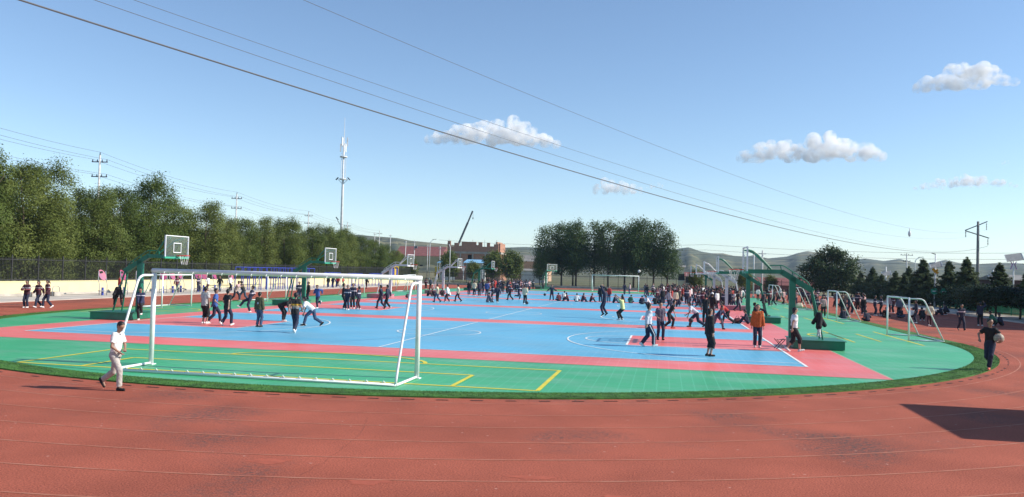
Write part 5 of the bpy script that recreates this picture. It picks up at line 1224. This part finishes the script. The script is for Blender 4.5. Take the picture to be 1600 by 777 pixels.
def folk(x, y, face, H, pose, col, label, group=None, long_=True, hair='short', z=.03):
    o = link(bpy.data.objects.new('person', template(pose, long_, hair))); sc = H/1.62
    o.location = (x, y, z); o.rotation_euler = (0, 0, radians(face)); o.scale = (sc*.9, sc*.93, sc); o.color = COLS[col]; tag(o, label, 'person', group); return o
for a in [
    (-12.16, 21.8, TOWARD-15, 1.52, 'run', 'blue', 'student in blue top running towards the near court past the second green hoop'),
    (-16.95, 29.1, TOWARD+20, 1.5, 'stand2', 'navy', 'student in uniform standing left of the second green hoop post'),
    (-16.4, 29.5, TOWARD-40, 1.5, 'stand', 'black', 'student in black standing at the second green hoop post'),
    (-21.23, 27.65, RIGHT, 1.55, 'push', 'pink', 'pale topped student grappling with one in black on the left straight'),
    (-20.80, 28.0, LEFT, 1.55, 'push', 'black', 'student in black grappling with a pale topped one on the left straight'),
    (-13.42, 15.55, LEFT+30, 1.52, 'kick', 'navy', 'student in uniform swinging a leg behind the olive jacket'),
    (-10.58, 22.16, RIGHT+20, 1.62, 'chest', 'black', 'leftmost of four students huddled on the second court'),
    (-10.08, 21.63, TOWARD, 1.54, 'stand2', 'navy', 'uniformed student in front in the huddle of four on the second court'),
    (-10.39, 23.29, TOWARD+10, 1.62, 'stand', 'navy', 'student at the back of the huddle of four on the second court'),
    (-9.75, 22.75, LEFT, 1.45, 'stand2', 'navy', 'rightmost and shortest of four students huddled on the second court'),
    (-8.90, 24.5, LEFT, 1.56, 'walk', 'plain', 'left of two dark students striding left behind the big goal post'),
    (-8.55, 24.8, LEFT, 1.58, 'walk2', 'plain', 'right of two dark students striding left behind the big goal post'),
    (-8.71, 37.27, LEFT, 1.5, 'walk', 'cream', 'leftmost of three students in cream tops walking left'),
    (-8.02, 37.86, LEFT+10, 1.48, 'walk2', 'white', 'middle of three students in pale tops walking left'),
    (-7.60, 39.77, LEFT, 1.48, 'walk', 'cream', 'rightmost of three students in cream tops walking left'),
    (-10.9, 57.0, TOWARD, 1.55, 'stand', 'black', 'leftmost of the standing group before the farther white hoop'),
    (-10.1, 56.0, AWAY, 1.6, 'stand2', 'cream', 'pale topped student in the group before the farther white hoop'),
    (-9.14, 54.3, AWAY+30, 1.6, 'stand', 'plain', 'student in navy in the group before the farther white hoop'),
    (-8.5, 54.9, AWAY, 1.58, 'stand2', 'blue', 'student in blue in the group before the farther white hoop'),
    (-5.23, 40.7, RIGHT+50, 1.55, 'sit', 'slate', 'student in grey blue sitting alone on the third court'),
    (-5.3, 43.0, LEFT+30, 1.55, 'stand2', 'navy', 'uniformed student standing behind the lone sitter'),
    (-4.26, 40.1, AWAY+20, 1.5, 'walk2', 'plain', 'student in navy walking right of the lone sitter'),
    (-4.5, 47.0, LEFT+20, 1.55, 'walk', 'maroon', 'left of two students crossing the third court together'),
    (-3.9, 48.0, RIGHT+20, 1.55, 'run', 'navy', 'right of two students crossing the third court together'),
    (-1.79, 39.4, AWAY-10, 1.58, 'arms' if False else 'stand2', 'cream', 'student in cream shirt standing over a dark ball on the third court'),
    (-0.83, 48.6, TOWARD+10, 1.5, 'arms', 'plain', 'student in navy with arms spread beside a dark ball'),
    (-0.2, 49.2, AWAY+25, 1.5, 'cross', 'maroon', 'leftmost sitter of the row of seated students'),
    (0.2, 49.8, AWAY, 1.5, 'squat', 'white', 'student in white squatting among the seated row'),
    (0.6, 49.5, LEFT, 1.5, 'sit', 'maroon', 'third sitter from the left in the seated row'),
    (1.45, 49.2, AWAY, 1.5, 'cross', 'white', 'student in white sitting in the middle of the seated row'),
    (1.95, 49.5, RIGHT+30, 1.5, 'sit', 'maroon', 'student in maroon sitting right of the white top in the row'),
    (2.7, 50.0, RIGHT, 1.5, 'sit', 'maroon', 'rightmost of the left seated row, knees drawn up'),
    (3.79, 47.9, AWAY, 1.6, 'stand', 'black', 'student in black standing behind the jumping student'),
    (4.45, 49.6, TOWARD, 1.55, 'stand2', 'red', 'student in red standing among seated students mid court'),
    (4.95, 48.9, RIGHT, 1.5, 'sit', 'navy', 'student in uniform sitting next to the red shirt'),
    (5.86, 49.9, LEFT, 1.5, 'sit', 'maroon', 'student in maroon sitting right of the lime shirt'),
    (6.4, 50.3, AWAY-20, 1.5, 'cross', 'green', 'student in dark green sitting right of the lime shirt'),
    (7.57, 48.2, AWAY, 1.5, 'cross', 'plain', 'student in dark top sitting at the left edge of the crowd'),
    (8.2, 43.5, LEFT+20, 1.5, 'squat', 'white', 'student in white shirt squatting at the left edge of the crowd'),
    (8.75, 49.1, AWAY, 1.5, 'sit', 'black', 'student in black sitting at the left edge of the crowd'),
    (9.3, 49.6, AWAY+30, 1.5, 'cross', 'navy', 'student sitting between the white squatter and the crowd'),
    (4.4, 80.0, AWAY, 1.5, 'walk', 'plain', 'left of two students near the far goal'),
    (5.0, 82.5, LEFT, 1.5, 'stand2', 'pink', 'right of two students near the far goal, pale top'),
    (9.95, 40.4, RIGHT+30, 1.52, 'walk', 'pink', 'student in pale pink top walking before the crowd'),
    (10.5, 42.0, AWAY, 1.52, 'stand', 'cream', 'student in cream top with back turned before the crowd'),
    (26.46, 24.17, TOWARD+4, 1.5, 'walk', 'navy', 'student in white trimmed tracksuit walking on the right straight'),
    (29.6, 30.2, AWAY, 1.5, 'wave', 'plain', 'student in dark top raising a hand behind the ball carrier'),
    (30.6, 30.9, LEFT, 1.5, 'squat', 'green', 'dark dressed student crouching by the path on the right'),
    (31.3, 31.4, LEFT, 1.5, 'sit', 'plain', 'student sitting by the path on the right'),
    (25.64, 27.1, AWAY-10, 1.45, 'walk2', 'cream', 'student in cream shirt and black trousers behind the nearest small right goal'),
    (25.9, 30.7, LEFT, 1.5, 'stand2', 'plain', 'dark dressed student left of the cream shirt on the right straight'),
    (26.6, 34.0, TOWARD, 1.5, 'squat', 'white', 'pale student stooping behind the nearest small right goal'),
    (27.4, 34.5, AWAY, 1.5, 'squat', 'black', 'student in black squatting behind the nearest small right goal'),
    (22.95, 30.85, AWAY+15, 1.45, 'cross', 'navy', 'student sitting alone beside the second small right goal'),
    (25.7, 40.5, RIGHT, 1.55, 'stand', 'navy', 'left of the standing pair in the shade on the right straight'),
    (26.3, 41.0, LEFT, 1.55, 'stand2', 'navy', 'right of the standing pair in the shade on the right straight'),
    (25.75, 37.7, TOWARD, 1.5, 'cross', 'black', 'student in black sitting in the shade left of the small goal post'),
    (26.9, 38.4, TOWARD+20, 1.5, 'cross', 'plain', 'student in navy sitting in the shade behind the small goal post'),
    (27.3, 39.8, AWAY, 1.55, 'stand', 'slate', 'student in grey standing in the shade behind the small goal post'),
    (28.3, 46.8, TOWARD, 1.5, 'stand2', 'pink', 'pale topped student standing back on the right straight'),
    (28.9, 47.5, LEFT, 1.5, 'stand', 'maroon', 'student in maroon standing back on the right straight'),
    (32.3, 46.2, LEFT, 1.5, 'sit', 'navy', 'student in uniform sitting by the path below the green signs'),
    (32.9, 46.9, LEFT, 1.5, 'squat', 'navy', 'student in uniform squatting by the path below the green signs'),
    (20.4, 35.0, AWAY, 1.5, 'walk', 'navy', 'student in uniform walking left of the second small right goal'),
    (20.95, 35.4, TOWARD, 1.5, 'stand2', 'pink', 'pale topped student left of the second small right goal'),
    (21.9, 33.0, AWAY, 1.5, 'cross', 'navy', 'student sitting inside the second small right goal'),
    (22.3, 35.5, TOWARD, 1.55, 'stand', 'black', 'student in black standing behind the second small right goal'),
    (23.2, 37.6, LEFT, 1.55, 'stand2', 'plain', 'student in navy standing behind the second small right goal'),
    (20.5, 73.0, AWAY, 1.5, 'walk', 'white', 'student in white shirt walking away past the third right goal'),
    (17.1, 57.0, LEFT, 1.5, 'stand2', 'pink', 'pale topped student at the base of the white right hoop'),
    (-34.1, 32.0, RIGHT+30, 1.5, 'stand2', 'red', 'child in red standing on a fitness machine at left'),
    (-32.6, 37.6, RIGHT, 1.5, 'walk2', 'maroon', 'student using a fitness machine behind the left small goal'),
    (-32.3, 40.4, RIGHT, 1.5, 'stand2', 'navy', 'student in uniform using a fitness machine'),
    (-32.4, 42.2, LEFT, 1.5, 'chest', 'white', 'student in white top at the fitness machines'),
    (-32.2, 43.9, TOWARD, 1.5, 'walk', 'black', 'student in black at the fitness machines'),
    (-32.6, 46.4, RIGHT, 1.55, 'walk2', 'white', 'student in white climbing at the end of the fitness machines'),
    (-32.1, 68.8, TOWARD, 1.5, 'stand', 'black', 'left of two dark students standing by the blue bars'),
    (-31.7, 69.4, TOWARD, 1.5, 'walk', 'plain', 'right of two dark students standing by the blue bars'),
    (-32.6, 73.0, TOWARD, 1.5, 'stand2', 'red', 'left of two students in red by the blue bars'),
    (-32.2, 73.7, RIGHT, 1.5, 'stand', 'red', 'right of two students in red by the blue bars'),
    (-27.0, 68.7, AWAY, 1.45, 'walk', 'black', 'student in black walking on the left straight right of the bars'),
    (-21.5, 76.0, AWAY, 1.5, 'stand2', 'maroon', 'student in maroon standing beyond the left white hoop'),
    (-21.0, 76.5, TOWARD, 1.5, 'stand', 'slate', 'student in grey standing beyond the left white hoop'),
    (-13.5, 50.5, RIGHT, 1.5, 'sit', 'black', 'student in black sitting by the left white hoop base'),
    (-13.0, 51.2, RIGHT+40, 1.5, 'lie', 'plain', 'student lounging by the left white hoop base'),
    (-12.5, 52.4, TOWARD, 1.5, 'sit', 'navy', 'student in uniform sitting by the left white hoop base'),
    (-11.9, 52.9, LEFT, 1.5, 'cross', 'white', 'student in pale top sitting by the left white hoop base'),
]: folk(*a[:7])
def crowd(n, region, label, group, seed, poses, cols, mind=.55, zrot=None):
    r = random.Random(seed); pts = []; tries = 0
    (xa, ya), (xb, yb), (xc, yc), (xd, yd) = region
    while len(pts) < n and tries < 6000:
        tries += 1; u, v = r.random(), r.random()
        x = (xa*(1-u)+xb*u)*(1-v)+(xd*(1-u)+xc*u)*v; y = (ya*(1-u)+yb*u)*(1-v)+(yd*(1-u)+yc*u)*v
        if all(hypot(x-q[0], y-q[1]) > mind for q in pts): pts.append((x, y))
    for x, y in pts:
        folk(x, y, zrot+r.uniform(-50, 50) if zrot is not None else r.uniform(0, 360), r.uniform(1.42, 1.66), r.choice(poses), r.choice(cols), label, group, r.random() < .75, r.choice(['short', 'short', 'bob', 'pony']))
ST = ['stand', 'stand2', 'stand', 'walk', 'walk2', 'chest']; DK = ['navy', 'navy', 'navy', 'plain', 'plain', 'black', 'black', 'black', 'maroon', 'maroon', 'white', 'pink', 'red']
crowd(140, ((8.6, 47), (15.4, 40), (20.5, 88), (9.5, 88)), 'student in the packed crowd before the right hand white hoops', 'packed crowd before the right hand hoops', 21, ST, DK, .6)
crowd(34, ((-13, 62), (-8, 62), (-9, 92), (-16, 92)), 'student in the crowd below the brick building', 'crowd below the brick building', 22, ST, DK, .6)
crowd(9, ((-13, 88), (-10, 88), (-8.5, 96), (-12, 96)), 'dark dressed student in the line at the far end left of the grove', 'line of students at the far end', 23, ['stand', 'stand2'], ['navy', 'black', 'plain'], .6)
crowd(30, ((19.0, 52), (23.2, 47), (29, 78), (22, 84)), 'student in the group beyond the small goals on the right', 'group beyond the small right goals', 24, ST, DK, .65)
crowd(8, ((6.6, 73), (9.5, 71), (10, 80), (7, 80)), 'student standing left of the packed crowd near the far goal', 'students near the far goal', 25, ST, ['navy', 'plain', 'white', 'black'], .8)
crowd(6, ((-18.0, 92), (-14.5, 90), (-14, 97), (-18, 98)), 'student standing on the far left bend beside the white lamp post', 'students on the far left bend', 26, ST, ['black', 'plain', 'navy'], .7)
crowd(12, ((23.0, 42), (25.0, 41), (29.5, 58), (26.5, 60)), 'student on the right straight between the spruces and the small goals', 'students on the right straight', 27, ST, ['navy', 'plain', 'black', 'maroon', 'pink'], .9)

# ------------------------------------------------------------------ balls, stool, coats, bags
ball(-1.55, 39.1, .155, .125, M_BALLD, 'dark ball at the feet of the cream shirt')
ball(-1.45, 48.3, .62, .125, M_BALLD, 'dark ball dropping beside the student with spread arms')
ball(7.2, 50.0, 3.05, .13, M_BALLW, 'pale ball in the air before the grove')
ball(11.0, 17.3, .40, .125, M_BALLD, 'dark ball under the stooping student in whitish shirt')
ball(12.75, 21.5, .62, .14, M_BALL, 'orange ball held by the stooping student in red')
ball(3.5, 50.0, 1.45, .125, M_BALLG, 'tan ball held up behind the jumping student')
def stool():
    b = empty('folding_stool', (14.02, 6.2, .03), .15); tag(b, 'small black folding stool beside the white T-shirt', 'stool')
    for s in (-1, 1):
        MB().tube([(-.17, s*.15, .01), (.17, s*.15, .38)], .015, 6).build('leg', M_DARKM, b); MB().tube([(.17, s*.17, .01), (-.17, s*.17, .38)], .015, 6).build('leg', M_DARKM, b)
    q = MB(); n = 8
    for k in range(n):
        x0, x1 = -.18+.36*k/n, -.18+.36*(k+1)/n; f = lambda x: .385-.03*(1-(x/.18)**2); q.quad((x0, -.18, f(x0)), (x1, -.18, f(x1)), (x1, .18, f(x1)), (x0, .18, f(x0)))
    q.build('seat', CL['black'], b)
stool()
def coat(x, y, z, rz, col, label, sc=1, col2=None):
    """a jacket slung over a rod: two draped halves, hood lump and hanging sleeves"""
    b = empty('jacket', (x, y, z), rz, sc); tag(b, label, 'jacket'); r = random.Random(sum(map(ord, label)) % 99)
    pr = [(V3(0, -.05, .02), V3(0, .05, .02), .07, .07), (V3(-.02, -.08, 0), V3(-.14, -.16, -.42), .06, .09), (V3(.02, .06, 0), V3(.12, .14, -.46), .07, .1), (V3(-.05, -.1, -.05), V3(.08, -.18, -.36), .05, .08), (V3(0, .1, -.05), V3(-.1, .18, -.3), .05, .07), (V3(-.03, 0, -.02), V3(.02, .02, -.4), .08, .06)]
    Vv, Ff = blend(pr, .016, .05); link(bpy.data.objects.new('drape', fast_mesh('drape', Vv, Ff, CL[col])), b)
    for sg in (-1, 1):
        Vv, Ff = blend([(V3(sg*.1, sg*.12, -.3), V3(sg*.13, sg*.15, -.6), .045, .04), (V3(sg*.13, sg*.15, -.6), V3(sg*.10, sg*.17, -.78), .04, .032)], .014, .03); link(bpy.data.objects.new('sleeve', fast_mesh('sleeve', Vv, Ff, CL[col2 or col])), b)
coat(15.62, 7.18, 1.36, .6, 'black', 'black and pale jackets slung on the rods of the nearest right hoop', 1.1, 'white')
coat(-15.55, 7.2, 1.45, 2.2, 'black', 'black jacket slung on the rods of the nearest left hoop', .95)
coat(15.55, 24.7, 1.65, .4, 'darkgrey', 'dark jacket slung on the rods of the second right hoop', .95)
def bag(x, y, z, rz, col, label, sc=1):
    b = empty('bag', (x, y, z), rz, sc); tag(b, label, 'bag')
    Vv, Ff = blend([(V3(-.12, 0, .12), V3(.12, 0, .12), .12, .12, [(V3(0, 0, 0), V3(0, 0, -1))]), (V3(-.1, 0, .22), V3(.1, .02, .24), .08, .09)], .018, .05); link(bpy.data.objects.new('sack', fast_mesh('sack', Vv, Ff, CL[col])), b)
    MB().tube(bend([(-.1, 0, .28), (-.08, 0, .42), (.08, 0, .42), (.1, 0, .28)], .08), .012, 6).build('handle', CL['black'], b, True)
bag(13.85, 22.9, .03, .3, 'maroon', 'dark red bag beside the student sitting behind the orange sweater')
bag(-13.6, 44.6, .03, .8, 'darkgrey', 'dark bag by the post of the nearer left white hoop', 1.2)
bag(21.8, 51.5, .03, 0, 'cream', 'pale bag inside the third small right goal', 1.5)

# ------------------------------------------------------------------ clouds and air
scene.cycles.volume_bounces = 12
def cloud_mat():
    m = bpy.data.materials.new('cloud_vapour'); m.use_nodes = True; N = m.node_tree.nodes; L = m.node_tree.links; N.clear()
    out = N.new('ShaderNodeOutputMaterial'); v = N.new('ShaderNodeVolumePrincipled'); v.inputs['Color'].default_value = (1, 1, 1, 1); v.inputs['Anisotropy'].default_value = 0.0
    tc = N.new('ShaderNodeTexCoord'); nz = N.new('ShaderNodeTexNoise'); nz.inputs['Scale'].default_value = .02; nz.inputs['Detail'].default_value = 6; nz.inputs['Roughness'].default_value = .68; L.new(tc.outputs['Object'], nz.inputs['Vector'])
    rp = N.new('ShaderNodeMapRange'); rp.inputs[1].default_value = .43; rp.inputs[2].default_value = .66; rp.inputs[3].default_value = 0.0; rp.inputs[4].default_value = .055; L.new(nz.outputs[0], rp.inputs[0])
    L.new(rp.outputs[0], v.inputs['Density']); L.new(v.outputs[0], out.inputs['Volume']); return m
M_CLOUD = cloud_mat()
def cloud(px, py, wpx, hpx, D, seed, label, dens=1.0, n=60, flat=.35):
    """a heap of rounded lobes with a flattish base; px.. give bearing and apparent size"""
    az = math.atan((px-800)/1253)-YAW; el = (423.3+.0266*(px-800)-py)/hypot(1253, px-800)
    w = wpx/1253*D*.5; h = hpx/1253*D; x, y, z = CX+D*sin(az), CY+D*cos(az), 2.77+D*math.tan(el)
    r = random.Random(seed); pr = []; ph = [r.uniform(0, 6.28) for _ in range(4)]
    for i in range(n):
        u = -1+2*(i+r.random())/n; env = (1-abs(u)**2.6)**.55*(.80+.14*sin(u*4+ph[0])+.10*sin(u*9+ph[1])+.06*sin(u*17+ph[2])); top = max(.10, env)*h
        for k in range(3):
            rr = min(top*.55, h*r.uniform(.13, .24)*max(.4, env)); t = (k+r.random())/3; zz = -h*.42+rr*.55+t*max(0, top-rr*1.55); yy = r.uniform(-.32, .32)*w*(1-abs(u))
            pr.append((V3(u*w, yy, zz), V3(u*w+r.uniform(-.03, .03)*w, yy, zz), rr, rr))
    Vv, Ff = blend(pr, h/26, h*.12)
    o = link(bpy.data.objects.new('cloud', fast_mesh('cloud', Vv, Ff, M_CLOUD))); o.location = (x, y, z); o.rotation_euler = (0, 0, -az); tag(o, label, 'cloud')
cloud(765, 208, 205, 43, 4200, 1, 'wide broken white cloud left of centre above the brick building', n=26)
cloud(1261, 233, 204, 40, 4200, 2, 'dense flat based white cloud right of centre', n=30)
cloud(1503, 123, 122, 36, 4000, 3, 'pointed white cloud at the upper right', n=22)
cloud(1506, 285, 120, 18, 4800, 4, 'thin flat white cloud low at the right', n=24)
cloud(962, 291, 76, 26, 4800, 5, 'small faint cloud crossed by the thick cable', n=12)
cloud(1022, 290, 26, 10, 4800, 6, 'tiny wisp right of the small faint cloud', n=6)
cloud(1571, 254, 22, 6, 4800, 7, 'tiny wisp near the right edge of the sky', n=6)

def haze():
    m = bpy.data.materials.new('thin_air'); m.use_nodes = True; N = m.node_tree.nodes; N.clear(); out = N.new('ShaderNodeOutputMaterial'); v = N.new('ShaderNodeVolumePrincipled')
    v.inputs['Color'].default_value = (.50, .72, 1.0, 1); v.inputs['Density'].default_value = HAZE; v.inputs['Anisotropy'].default_value = .1
    m.node_tree.links.new(v.outputs[0], out.inputs['Volume'])
    o = MB().box((-3400, -3400, -1.1), (3400, 3400, 100)).build('haze', m); tag(o, kind='stuff')
HAZE = 0.00012
haze()
